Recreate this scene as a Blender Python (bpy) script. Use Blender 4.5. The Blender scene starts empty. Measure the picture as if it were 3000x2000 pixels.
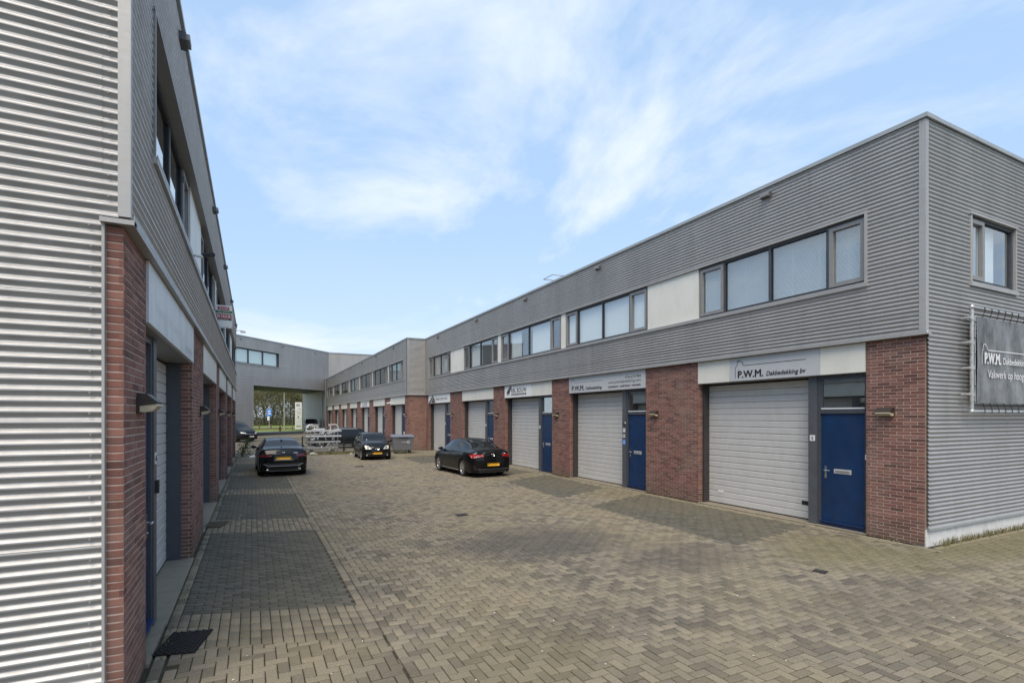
import bpy, bmesh, math, random
import numpy as np
from mathutils import Vector, Matrix
from mathutils.bvhtree import BVHTree
random.seed(7); rng = np.random.default_rng(7)
R = math.radians
# ------------------------------------------------------------------ camera, light, world
scn = bpy.context.scene
COL = scn.collection
F_PX, CAM_H = 1522.5, 2.25
YAW = math.atan(760 / F_PX)
cam_d = bpy.data.cameras.new('camera'); cam = bpy.data.objects.new('camera', cam_d); COL.objects.link(cam)
cam.location = (0, 0, CAM_H); cam.rotation_euler = (R(90), 0, -YAW)
cam_d.sensor_width = 36; cam_d.lens = 36 * F_PX / 3000; cam_d.shift_y = 219.5 / 3000
cam_d.clip_start = 0.05; cam_d.clip_end = 3000
scn.camera = cam
scn.view_settings.view_transform = 'Standard'; scn.view_settings.look = 'None'
scn.view_settings.gamma = 1; scn.view_settings.exposure = 0.70; scn.view_settings.use_curve_mapping = False
SUN_EL, SUN_AZ = 57.0, 214.0        # azimuth clockwise from +Y
sd = Vector((math.sin(R(SUN_AZ)) * math.cos(R(SUN_EL)), math.cos(R(SUN_AZ)) * math.cos(R(SUN_EL)), math.sin(R(SUN_EL))))
sl = bpy.data.lights.new('sun', 'SUN'); sl.energy = 2.4; sl.angle = R(42); sl.color = (1, .88, .73)
so = bpy.data.objects.new('sun', sl); COL.objects.link(so); so.rotation_euler = sd.to_track_quat('Z', 'Y').to_euler()
SKY_STRENGTH = 0.14
w = bpy.data.worlds.new('World'); scn.world = w; w.use_nodes = True
def build_world():
    nt = w.node_tree; nt.nodes.clear(); N = nt.nodes.new; L = nt.links.new
    out = N('ShaderNodeOutputWorld'); bg = N('ShaderNodeBackground'); bg.inputs[1].default_value = SKY_STRENGTH
    sky = N('ShaderNodeTexSky'); sky.sky_type = 'NISHITA'; sky.sun_disc = False
    sky.sun_elevation = R(SUN_EL); sky.sun_rotation = R(SUN_AZ); sky.air_density = 1.0; sky.dust_density = 0.6; sky.ozone_density = 1.5
    tc = N('ShaderNodeTexCoord'); sep = N('ShaderNodeSeparateXYZ'); L(tc.outputs['Generated'], sep.inputs[0])
    def math_(op, a, b=None, c=None):
        m = N('ShaderNodeMath'); m.operation = op
        for i, v in enumerate((a, b, c)):
            if v is None: continue
            if isinstance(v, (int, float)): m.inputs[i].default_value = v
            else: L(v, m.inputs[i])
        return m.outputs[0]
    z = math_('MAXIMUM', sep.outputs[2], 0.0)
    zz = math_('ADD', z, 0.16)
    cx = math_('DIVIDE', sep.outputs[0], zz); cy = math_('DIVIDE', sep.outputs[1], zz)
    cmb = N('ShaderNodeCombineXYZ'); L(cx, cmb.inputs[0]); L(cy, cmb.inputs[1])
    mp = N('ShaderNodeMapping'); mp.inputs['Rotation'].default_value = (0, 0, R(-30)); mp.inputs['Scale'].default_value = (.9, .7, 1); mp.inputs['Location'].default_value = (5.0, 3.6, 0)
    L(cmb.outputs[0], mp.inputs[0])
    n1 = N('ShaderNodeTexNoise'); n1.inputs['Scale'].default_value = 1.15; n1.inputs['Detail'].default_value = 7; n1.inputs['Roughness'].default_value = .60; n1.inputs['Distortion'].default_value = .45
    L(mp.outputs[0], n1.inputs['Vector'])
    n2 = N('ShaderNodeTexNoise'); n2.inputs['Scale'].default_value = 0.55; n2.inputs['Detail'].default_value = 3; n2.inputs['Distortion'].default_value = .3
    L(mp.outputs[0], n2.inputs['Vector'])
    r1 = N('ShaderNodeValToRGB'); r1.color_ramp.interpolation = 'EASE'; r1.color_ramp.elements[0].position = .40; r1.color_ramp.elements[1].position = .68
    L(n1.outputs['Fac'], r1.inputs[0])
    r2 = N('ShaderNodeValToRGB'); r2.color_ramp.interpolation = 'EASE'; r2.color_ramp.elements[0].position = .32; r2.color_ramp.elements[1].position = .60
    L(n2.outputs['Fac'], r2.inputs[0])
    m = math_('MULTIPLY', r1.outputs[0], r2.outputs[0]); m = math_('MULTIPLY', m, 0.9)
    veil = math_('MULTIPLY', r2.outputs[0], 0.14); m = math_('MAXIMUM', m, veil)
    # pale haze towards the horizon
    hz = math_('SUBTRACT', 1.0, math_('MULTIPLY', z, 2.3)); hz = math_('MAXIMUM', hz, 0.0); hz = math_('POWER', hz, 2.0); hz = math_('MULTIPLY', hz, .8)
    base = N('ShaderNodeMix'); base.data_type = 'RGBA'; base.inputs[0].default_value = .75
    L(sky.outputs[0], base.inputs[6]); base.inputs[7].default_value = (1.9, 3.0, 4.6, 1)
    hm = N('ShaderNodeMix'); hm.data_type = 'RGBA'; L(hz, hm.inputs[0]); L(base.outputs[2], hm.inputs[6]); hm.inputs[7].default_value = (3.85, 4.2, 4.6, 1)
    cm = N('ShaderNodeMix'); cm.data_type = 'RGBA'; L(m, cm.inputs[0]); L(hm.outputs[2], cm.inputs[6]); cm.inputs[7].default_value = (4.15, 4.5, 4.85, 1)
    L(cm.outputs[2], bg.inputs[0]); L(bg.outputs[0], out.inputs[0])
build_world()

# ------------------------------------------------------------------ materials
MATS = {}
class NT:
    def __init__(s, name):
        s.m = bpy.data.materials.new(name); s.m.use_nodes = True; s.t = s.m.node_tree; s.t.nodes.clear()
        s.out = s.t.nodes.new('ShaderNodeOutputMaterial'); s.b = s.t.nodes.new('ShaderNodeBsdfPrincipled'); s.t.links.new(s.b.outputs[0], s.out.inputs[0])
        MATS[name] = s.m
    def n(s, typ, **kw):
        nd = s.t.nodes.new('ShaderNode' + typ)
        for k, v in kw.items(): setattr(nd, k, v)
        return nd
    def l(s, a, b): s.t.links.new(a, b)
    def pos(s):
        if not hasattr(s, '_p'): s._p = s.n('NewGeometry').outputs['Position']
        return s._p
    def noise(s, scale, detail=3, rough=.5, vec=None, sc3=None, dist=0):
        nd = s.n('TexNoise'); nd.inputs['Scale'].default_value = scale; nd.inputs['Detail'].default_value = detail; nd.inputs['Roughness'].default_value = rough; nd.inputs['Distortion'].default_value = dist
        v = vec or s.pos()
        if sc3:
            mp = s.n('Mapping'); mp.inputs['Scale'].default_value = sc3; s.l(v, mp.inputs[0]); v = mp.outputs[0]
        s.l(v, nd.inputs['Vector']); return nd.outputs['Fac']
    def ramp(s, fac, stops, ease=False):
        r = s.n('ValToRGB'); e = r.color_ramp.elements
        if ease: r.color_ramp.interpolation = 'EASE'
        while len(e) < len(stops): e.new(.5)
        for i, (p, c) in enumerate(stops):
            e[i].position = p; e[i].color = (c, c, c, 1) if isinstance(c, (int, float)) else (*c, 1)
        s.l(fac, r.inputs[0]); return r.outputs[0]
    def mix(s, fac, a, b, mode='MIX'):
        nd = s.n('Mix', data_type='RGBA', blend_type=mode)
        for i, v in ((0, fac), (6, a), (7, b)):
            if isinstance(v, (int, float)): nd.inputs[i].default_value = v if i == 0 else (v, v, v, 1)
            elif isinstance(v, tuple): nd.inputs[i].default_value = (*v, 1)
            else: s.l(v, nd.inputs[i])
        return nd.outputs[2]
    def math(s, op, a, b=0.0, c=0.0):
        nd = s.n('Math', operation=op)
        for i, v in enumerate((a, b, c)):
            if isinstance(v, (int, float)): nd.inputs[i].default_value = v
            else: s.l(v, nd.inputs[i])
        return nd.outputs[0]
    def set(s, col=None, rough=None, metal=None, coat=None, spec=None):
        for key, v in (('Base Color', col), ('Roughness', rough), ('Metallic', metal), ('Coat Weight', coat), ('Specular IOR Level', spec)):
            if v is None: continue
            if isinstance(v, (int, float)): s.b.inputs[key].default_value = v
            elif isinstance(v, tuple): s.b.inputs[key].default_value = (*v, 1)
            else: s.l(v, s.b.inputs[key])
        return s
    def bump(s, h, strength=.3, dist=.01):
        b = s.n('Bump'); b.inputs['Strength'].default_value = strength; b.inputs['Distance'].default_value = dist
        s.l(h, b.inputs['Height']); s.l(b.outputs[0], s.b.inputs['Normal'])
    def rnd(s):
        a = s.n('Attribute'); a.attribute_name = 'rnd'; o = s.n('ObjectInfo')
        return s.math('FRACT', s.math('ADD', a.outputs['Fac'], o.outputs['Random']))
    def xyz(s):
        sp = s.n('SeparateXYZ'); s.l(s.pos(), sp.inputs[0]); return sp.outputs

def simple(name, col, rough=.6, metal=0.0, coat=0.0, var=.10, scale=4.0, bump=0.0, dirt=0.0):
    t = NT(name); c = col
    if var:
        f = t.ramp(t.noise(scale, 4, .6), [(.3, 1 - var), (.7, 1 + var * .6)])
        c = t.mix(1.0, col, f, 'MULTIPLY')
    if dirt:
        d = t.ramp(t.noise(3.0, 6, .65, sc3=(1, 1, .35)), [(.48, 0.0), (.75, dirt)])
        c = t.mix(d, c, (.09, .085, .07))
    t.set(c, rough, metal, coat)
    if bump: t.bump(t.noise(180, 2), bump, .002)
    return t.m

# corrugated cladding, mid grey coil coated steel
def clad_mat(name, col, rough=.42, metal=.25):
    t = NT(name)
    st = t.ramp(t.noise(1.0, 5, .6, sc3=(1.2, 1.2, .25)), [(.3, .90), (.7, 1.06)])
    st2 = t.ramp(t.noise(22, 3, .6, sc3=(.35, .35, 1.6)), [(.3, .95), (.75, 1.04)])
    c = t.mix(1.0, t.mix(1.0, col, st, 'MULTIPLY'), st2, 'MULTIPLY')
    d = t.ramp(t.noise(2.3, 7, .7, sc3=(1, 1, .2)), [(.55, 0.0), (.8, .35)])
    c = t.mix(d, c, (.17, .165, .14))
    t.set(c, t.ramp(t.noise(9, 3), [(.3, rough - .06), (.7, rough + .1)]), metal)
    return t.m
clad_mat('cladding', (.45, .44, .425), .52, .62)
clad_mat('flashing', (.42, .41, .39), .5, .35)
clad_mat('coping', (.36, .38, .38), .4, .2)
clad_mat('gate_cladding', (.40, .385, .365), .5, .25)
simple('cream_panel', (.74, .72, .64), .45, var=.05, scale=1.5, dirt=.12)
simple('white_panel', (.66, .67, .66), .5, var=.06, scale=1.5, dirt=.3)
simple('sign_grey', (.50, .51, .52), .4, var=.04)
simple('sign_white', (.82, .82, .80), .4, var=.04)
simple('frame_dark', (.060, .066, .078), .42, var=.12, scale=8)
simple('frame_grey', (.24, .235, .23), .45, var=.08, scale=8)
simple('frame_post', (.085, .090, .10), .5, var=.15, scale=5)
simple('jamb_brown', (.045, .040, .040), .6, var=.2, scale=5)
simple('door_blue', (.006, .032, .10), .38, var=.22, scale=3, dirt=.1)
simple('sill_blue', (.010, .030, .10), .35, var=.1)
simple('garage_slat', (.56, .545, .52), .45, var=.05, scale=6, bump=.15, dirt=.10)
simple('concrete', (.24, .205, .15), .9, var=.15, scale=6, bump=.3, dirt=.35)
simple('plinth', (.68, .67, .64), .85, var=.12, scale=8, bump=.3, dirt=.3)
simple('black_rubber', (.012, .012, .012), .75, var=.3)
simple('tyre', (.018, .018, .018), .8, var=.2)
simple('black_plastic', (.02, .02, .021), .5, var=.2)
simple('well_black', (.006, .006, .006), .9, var=0)
simple('aluminium', (.80, .80, .78), .38, .5, var=.15, scale=14)
simple('galvanised', (.52, .52, .51), .42, .6, var=.25, scale=20)
simple('chrome', (.75, .75, .75), .15, 1.0, var=0)
simple('rim_silver', (.55, .55, .56), .25, .9, var=.05)
simple('rim_dark', (.05, .05, .052), .3, .8, var=.05)
simple('lamp_body', (.035, .026, .02), .5, var=.3, scale=30)
simple('lamp_lens', (.50, .43, .30), .25, var=.15, scale=40)
simple('white_plastic', (.75, .75, .73), .4, var=.05)
simple('ink_black', (.015, .015, .017), .5, var=0)
simple('ink_grey', (.09, .09, .095), .5, var=0)
simple('ink_white', (.78, .78, .78), .5, var=0)
simple('ghost_ink', (.60, .61, .61), .55, var=.1, scale=20)
simple('sign_red', (.42, .025, .03), .45, var=.05)
simple('sign_green', (.02, .17, .06), .45, var=.05)
simple('sign_blue', (.05, .22, .62), .45, var=.05)
simple('plate_yellow', (.72, .38, .02), .45, var=.12, scale=25)
simple('roof_felt', (.05, .05, .05), .9, var=.2)
simple('interior', (.55, .54, .52), .9, var=.1)
simple('blind', (.84, .85, .84), .6, var=.03)
simple('bin_grey', (.17, .18, .19), .55, var=.12, scale=8)
simple('bin_lid', (.17, .185, .23), .5, var=.12, scale=8)
simple('fence_black', (.012, .014, .014), .5, var=.1)
simple('timber', (.13, .10, .07), .85, var=.3, scale=10)
simple('pole_grey', (.38, .37, .33), .6, var=.2)
simple('litter_white', (.75, .74, .70), .8, var=.1)
simple('bark', (.12, .10, .055), .95, var=.35, scale=6)
simple('twig', (.15, .125, .07), .95, var=.3, scale=3)
simple('leaf_olive', (.16, .14, .055), .8, var=.35, scale=2)
simple('leaf_green', (.055, .085, .03), .8, var=.4, scale=2)
simple('dry_grass', (.24, .19, .10), .95, var=.4, scale=9)
simple('weed_green', (.14, .15, .055), .95, var=.4, scale=9)
simple('light_red', (.42, .012, .015), .18, coat=.6, var=.1, scale=40)
simple('light_dark_red', (.06, .006, .008), .15, coat=.8, var=0)
simple('light_clear', (.62, .62, .56), .15, coat=.8, var=.2, scale=50)
simple('speaker_cloth', (.1, .1, .1), .9)
def paint(name, col, rough=.32):
    t = NT(name)
    d = t.ramp(t.noise(35, 4, .7), [(.5, 0.0), (.8, .03)])
    t.set(t.mix(d, col, (.12, .11, .10)), t.ramp(t.noise(12, 3), [(.3, rough - .07), (.8, rough + .12)]), 0, .5, .12); t.b.inputs['Coat Roughness'].default_value = .03
paint('paint_black', (.004, .004, .0045)); paint('paint_anthracite', (.007, .0075, .009)); paint('paint_silver', (.42, .43, .42)); paint('paint_darkblue', (.006, .0075, .012))
t = NT('car_glass'); t.set((.010, .011, .012), .03, 0, 0, .4)
# window pane: fresnel mix of clear and mirror
def glass_mat(name, ior, tint):
    t = NT(name); t.t.nodes.remove(t.b)
    g = t.n('BsdfGlossy'); g.inputs['Roughness'].default_value = .015; g.inputs['Color'].default_value = (.93, .96, .97, 1)
    tr = t.n('BsdfTransparent'); tr.inputs[0].default_value = (*tint, 1)
    fr = t.n('Fresnel'); fr.inputs[0].default_value = ior
    b = t.n('Bump'); b.inputs['Strength'].default_value = .02; b.inputs['Distance'].default_value = .02; t.l(t.noise(.9, 1), b.inputs['Height']); t.l(b.outputs[0], g.inputs['Normal'])
    bf = t.n('NewGeometry').outputs['Backfacing']; t.l(t.math('MULTIPLY_ADD', bf, 1 / ior - ior, ior), fr.inputs[0])
    f = t.math('MULTIPLY_ADD', fr.outputs[0], 1.3, .05)
    mx = t.n('MixShader'); t.l(f, mx.inputs[0]); t.l(tr.outputs[0], mx.inputs[1]); t.l(g.outputs[0], mx.inputs[2]); t.l(mx.outputs[0], t.out.inputs[0])
glass_mat('glass', 2.25, (.92, .96, .95)); glass_mat('glass_frost', 2.2, (.86, .96, .92))
# brick: per-brick tone, soot, pale efflorescence
def brick_mat():
    t = NT('brick'); r = t.rnd()
    c = t.ramp(r, [(0.0, (.080, .033, .027)), (.22, (.155, .062, .048)), (.65, (.22, .094, .070)), (.9, (.27, .13, .098)), (1.0, (.12, .056, .047))])
    c = t.mix(t.ramp(t.noise(70, 4, .7), [(.35, 0.0), (.75, .35)]), c, (.28, .15, .115))
    c = t.mix(t.ramp(t.noise(1.3, 5, .65, sc3=(1, 1, .6)), [(.50, 0.0), (.72, .55)]), c, (.23, .17, .135))
    c = t.mix(t.ramp(t.noise(11, 5, .75, sc3=(1, 1, 2.2)), [(.64, 0.0), (.76, .75)]), c, (.42, .36, .31))
    z = t.xyz()[2]
    c = t.mix(t.ramp(t.math('ADD', z, t.math('MULTIPLY', t.noise(3, 4), .5)), [(.18, .6), (.75, 0.0)]), c, (.10, .085, .055))
    t.set(c, .88); t.bump(t.noise(160, 3, .7), .5, .004)
brick_mat()
t = NT('mortar'); c = t.mix(t.ramp(t.noise(14, 4, .6), [(.3, 0.0), (.7, 1.0)]), (.50, .40, .34), (.38, .30, .25)); t.set(c, .95); t.bump(t.noise(220, 2), .5, .003)
def brick_far():
    t = NT('brick_far')
    return t
# pavers
def paver_mat(name, lo, mid, hi, moss=0.5):
    t = NT(name); r = t.rnd(); x, y, z = t.xyz()
    c = t.ramp(r, [(0.0, lo), (.5, mid), (1.0, hi)])
    c = t.mix(t.ramp(t.noise(.55, 5, .6), [(.38, 0.0), (.66, .55)]), c, (hi[0] * 1.0, hi[1] * .96, hi[2] * .78))
    c = t.mix(t.ramp(t.noise(.9, 4, .6, sc3=(1, .8, 1)), [(.60, 0.0), (.82, .40)]), c, (.085, .080, .070))
    # old oil and tyre grime, a long dark blotch across the yard
    def blot(px, py, sx, sy, amt):
        dx = t.math('DIVIDE', t.math('SUBTRACT', x, px), sx); dy = t.math('DIVIDE', t.math('SUBTRACT', y, py), sy)
        d = t.math('ADD', t.math('MULTIPLY', dx, dx), t.math('MULTIPLY', dy, dy))
        d = t.math('ADD', d, t.math('MULTIPLY', t.math('SUBTRACT', t.noise(1.4, 5, .7), .5), 1.6))
        return t.ramp(d, [(0.15, amt), (1.0, 0.0)])
    for b in ((4.6, 8.2, 2.0, 1.6, .75), (6.2, 6.2, 1.5, 1.0, .55), (3.4, 4.8, 1.4, .8, .22), (7.0, 3.6, 1.8, .9, .28), (1.6, 22, 1.2, 2.5, .5)):
        c = t.mix(blot(*b), c, (.060, .054, .050))
    # moss and algae where it stays damp
    for (px, py, sx, sy, amt) in ((8.9, 5.2, 1.7, 1.5, .75), (11.8, 4.3, 2.8, .7, .95), (0.2, 6.0, 1.1, 2.5, .15), (9.4, 12, 1.2, 9, .4), (2.2, 4.4, 1.2, .9, .35), (7.5, 29, 3.5, 2.5, .35)):
        c = t.mix(blot(px, py, sx, sy, amt * moss * 1.4), c, (.135, .118, .045))
    sp = t.ramp(t.noise(130, 3, .8), [(.56, 0.0), (.70, .75)]); c = t.mix(sp, c, (.36, .33, .27))
    dk = t.ramp(t.noise(75, 4, .8), [(.34, .7), (.50, 0.0)]); c = t.mix(dk, c, (.05, .045, .035))
    c = t.mix(t.ramp(t.noise(9, 5, .75), [(.62, 0.0), (.76, .45)]), c, (.33, .30, .23))
    c = t.mix(t.ramp(t.noise(4.5, 6, .8), [(.56, 0.0), (.74, .5)]), c, (.075, .068, .048))
    t.set(c, .9); t.bump(t.noise(200, 3, .8), .6, .004)
paver_mat('paver', (.095, .080, .060), (.19, .162, .118), (.255, .215, .152))
paver_mat('paver_dark', (.056, .054, .040), (.086, .082, .062), (.118, .104, .080), .25)
paver_mat('kerb_paver', (.22, .19, .13), (.25, .215, .15), (.28, .24, .16), .3)
t = NT('joint_sand'); t.set(t.mix(t.ramp(t.noise(5, 5, .7), [(.35, 0.0), (.65, 1.0)]), (.028, .024, .016), (.05, .046, .026)), 1.0)
def far_paving(name, c1, c2):
    t = NT(name)
    b = t.n('TexBrick'); b.inputs['Scale'].default_value = 1; b.inputs['Brick Width'].default_value = .21; b.inputs['Row Height'].default_value = .105; b.inputs['Mortar Size'].default_value = .006
    b.inputs['Color1'].default_value = (*c1, 1); b.inputs['Color2'].default_value = (*c2, 1); b.inputs['Mortar'].default_value = (.05, .045, .035, 1); t.l(t.pos(), b.inputs['Vector'])
    c = t.mix(t.ramp(t.noise(.35, 5, .6), [(.35, 0.0), (.7, .5)]), b.outputs[0], (.10, .10, .075))
    t.set(c, .9)
far_paving('far_paving', (.20, .175, .13), (.225, .195, .145))
simple('ground_soil', (.10, .10, .065), .95, var=.3, scale=.3)
simple('asphalt', (.16, .155, .15), .9, var=.15, scale=1)
t = NT('grass'); t.set(t.mix(t.noise(2.2, 6, .75), (.10, .165, .02), (.24, .30, .05)), .95)
t = NT('banner'); r_ = t.ramp(t.noise(1.6, 7, .72, sc3=(1.5, 1, .7)), [(.35, (.055, .058, .058)), (.5, (.16, .165, .165)), (.68, (.27, .28, .28))]); t.set(r_, .5); t.bump(t.noise(3, 3), .3, .02)
def M(*names): return [MATS[n] for n in names]

# ------------------------------------------------------------------ mesh helpers
WL = {}
class Fr:
    """frame of a wall face: s along it, o outwards, z up"""
    def __init__(f, name, org, sdir, odir): f.name = name; f.o = np.array(org, float); f.s = np.array(sdir, float); f.n = np.array(odir, float)
    def __call__(f, s, o, z): return f.o + f.s * s + f.n * o + np.array((0, 0, z), float)
WORLD = Fr('w', (0, 0, 0), (1, 0, 0), (0, 1, 0))
class MB:
    def __init__(s): s.v = []; s.f = []; s.m = []; s.sm = []; s.r = []; s._r = 0.0
    def add(s, vs, fs, mat=0, smooth=False):
        b = len(s.v); s.v += [tuple(map(float, v)) for v in vs]
        for f in fs: s.f.append([b + i for i in f]); s.m.append(mat); s.sm.append(smooth); s.r.append(s._r)
        return s
    def box(s, s0, s1, o0, o1, z0, z1, fr=WORLD, mat=0, r=None, cham=0):
        if r is not None: s._r = r
        s0, s1 = min(s0, s1), max(s0, s1)
        P = [fr(a, b, c) for c in (z0, z1) for b in (o0, o1) for a in (s0, s1)]
        det = np.dot(np.cross(fr.s, fr.n), (0, 0, 1))
        fs = [(0, 2, 3, 1), (4, 5, 7, 6), (0, 1, 5, 4), (2, 6, 7, 3), (0, 4, 6, 2), (1, 3, 7, 5)]
        if det < 0: fs = [f[::-1] for f in fs]
        return s.add(P, fs, mat)
    def quad(s, a, b, c, d, mat=0): return s.add([a, b, c, d], [(0, 1, 2, 3)], mat)
    def tube(s, p, q, r, n=8, mat=0, r2=None, caps=True, smooth=True):
        p = Vector(p); q = Vector(q); d = (q - p)
        if d.length < 1e-6: return s
        d.normalize(); a = d.orthogonal().normalized(); b = d.cross(a); r2 = r if r2 is None else r2
        vs = []; 
        for c, rr in ((p, r), (q, r2)):
            for i in range(n):
                t = 2 * math.pi * i / n; vs.append(c + (a * math.cos(t) + b * math.sin(t)) * rr)
        fs = [(i, (i + 1) % n, n + (i + 1) % n, n + i) for i in range(n)]
        s.add(vs, fs, mat, smooth)
        if caps: s.add(vs[:n], [tuple(range(n))[::-1]], mat); s.add(vs[n:], [tuple(range(n))], mat)
        return s
    def path(s, pts, r, n=8, mat=0):
        for a, b in zip(pts, pts[1:]): s.tube(a, b, r, n, mat)
        return s
    def poly(s, pts2, fr, o0, o1, mat=0):
        """extruded polygon, pts2 = (s,z)"""
        n = len(pts2); vs = [fr(a, o0, b) for a, b in pts2] + [fr(a, o1, b) for a, b in pts2]
        fs = [tuple(range(n)), tuple(range(n, 2 * n))[::-1]] + [(i, n + i, n + (i + 1) % n, (i + 1) % n) for i in range(n)]
        return s.add(vs, fs, mat)
    def lathe(s, prof, center, axis, n=24, mat=0, smooth=True):
        """prof list of (r, h) along the axis"""
        c = Vector(center); d = Vector(axis).normalized(); a = d.orthogonal().normalized(); b = d.cross(a)
        vs = []
        for r, h in prof:
            for i in range(n):
                t = 2 * math.pi * i / n; vs.append(c + d * h + (a * math.cos(t) + b * math.sin(t)) * r)
        fs = [(k * n + i, k * n + (i + 1) % n, (k + 1) * n + (i + 1) % n, (k + 1) * n + i) for k in range(len(prof) - 1) for i in range(n)]
        return s.add(vs, fs, mat, smooth)
    def strip(s, A, B, mat=0, smooth=False):
        n = len(A); return s.add(list(A) + list(B), [(i, i + 1, n + i + 1, n + i) for i in range(n - 1)], mat, smooth)
    def mesh(s, name, mats, c):
        me = bpy.data.meshes.new(name); V = np.array(s.v) - np.array(c)
        me.from_pydata(V.tolist(), [], s.f)
        for m in mats: me.materials.append(m)
        me.polygons.foreach_set('material_index', s.m); me.polygons.foreach_set('use_smooth', s.sm)
        if any(s.r):
            at = me.attributes.new('rnd', 'FLOAT', 'FACE'); at.data.foreach_set('value', s.r)
        me.update(); return me
    def build(s, name, mats, parent=None, center=None):
        if isinstance(mats, str): mats = mats.split()
        mats = M(*mats)
        V = np.array(s.v)
        if center is None:
            lo, hi = V.min(0), V.max(0); c = (lo + hi) / 2
            if parent is None: c[2] = lo[2]
        else: c = np.array(center, float)
        return link(name, s.mesh(name, mats, c), c, parent)
def link(name, me, c, parent=None):
    o = bpy.data.objects.new(name, me); COL.objects.link(o)
    c = np.array(c, float)
    if parent is not None: o.parent = parent; o.location = c - WL.get(parent.name, np.zeros(3))
    else: o.location = c
    WL[o.name] = c; return o
def thing(name, loc, label, cat, group=None, kind=None, local=False, rotz=0):
    o = bpy.data.objects.new(name, None); COL.objects.link(o); o.location = loc; o.rotation_euler = (0, 0, rotz); o.empty_display_size = .2
    WL[o.name] = np.zeros(3) if local else np.array(loc, float)
    tag(o, label, cat, group, kind); return o
def tag(o, label=None, cat=None, group=None, kind=None):
    if label: o['label'] = label
    if cat: o['category'] = cat
    if group: o['group'] = group
    if kind: o['kind'] = kind
    return o

def text_pts(txt, bold=0.0, shear=0.0):
    cu = bpy.data.curves.new('lettering', 'FONT'); cu.body = txt; cu.size = 1; cu.offset = bold; cu.shear = shear; cu.resolution_u = 3
    ob = bpy.data.objects.new('lettering', cu); me = bpy.data.meshes.new_from_object(ob)
    V = [tuple(v.co) for v in me.vertices]; Fc = [tuple(p.vertices) for p in me.polygons]
    bpy.data.objects.remove(ob); bpy.data.curves.remove(cu); bpy.data.meshes.remove(me)
    return np.array(V), Fc
def text(mb, txt, fr, s0, z0, width, cap, o, sgn=1, bold=0.0, shear=0.0, mat=0, slope=0.0):
    """s0 = where the text starts, z0 = baseline, width along the wall, cap = height of a capital; bold = overprint shift in cap heights"""
    V, Fc = text_pts(txt, 0.0, shear)
    if len(V) == 0: return
    x0, x1 = V[:, 0].min(), V[:, 0].max(); sx = width / (x1 - x0); sz = cap / .70; b = abs(bold) * cap * 2.2
    for k, (dx, dz) in enumerate(((0, 0), (b, 0), (b / 2, b * .35), (b / 2, -b * .35)) if b > 0 else ((0, 0),)):
        mb.add([fr(s0 + sgn * ((v[0] - x0) * sx + dx), o + .0006 * k, z0 + v[1] * sz + dz + slope * (v[0] - x0) * sx) for v in V], Fc, mat)

# ------------------------------------------------------------------ wall frames
XR, XL, XF = 10.43, -.86, 9.21          # brick faces: right row, left row, far row
FR = Fr('right', (XR, 0, 0), (0, 1, 0), (-1, 0, 0))
FL = Fr('left', (XL, 0, 0), (0, 1, 0), (1, 0, 0))
FF = Fr('far', (XF, 0, 0), (0, 1, 0), (-1, 0, 0))
FRE = Fr('right_end', (0, 4.87, 0), (1, 0, 0), (0, -1, 0))
FLE = Fr('left_end', (0, 4.77, 0), (1, 0, 0), (0, -1, 0))
FST = Fr('step', (0, 33.84, 0), (1, 0, 0), (0, -1, 0))
BH = 3.66      # top of the brickwork = 61 courses
camv = np.array((0, 0, CAM_H)); fwd = np.array((math.sin(YAW), math.cos(YAW), 0)); rgt = np.array((math.cos(YAW), -math.sin(YAW), 0))
def seen(c, m=.03):
    d = np.array(c) - camv; D = d @ fwd
    if D < .5: return 0
    u = (d @ rgt) / D * F_PX; v = d[2] / D * F_PX
    if abs(u) > 1500 + 60 or not (-780 - 40 < v < 1220 + 40): return 0
    return 1 / D
def brick_spans(s0, s1, z0, z1, shift=0):
    n = int(round((z1 - z0) / .06))
    out = []
    for i in range(n):
        za = z0 + i * .06 + .005; zb = za + .05
        x = s0 - ((.11 * ((i + shift) % 2)))
        while x < s1 - .004:
            a, b = max(x, s0), min(x + .21, s1)
            if b - a > .03: out.append((a, b, za, zb))
            x += .22
    return out
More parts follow.
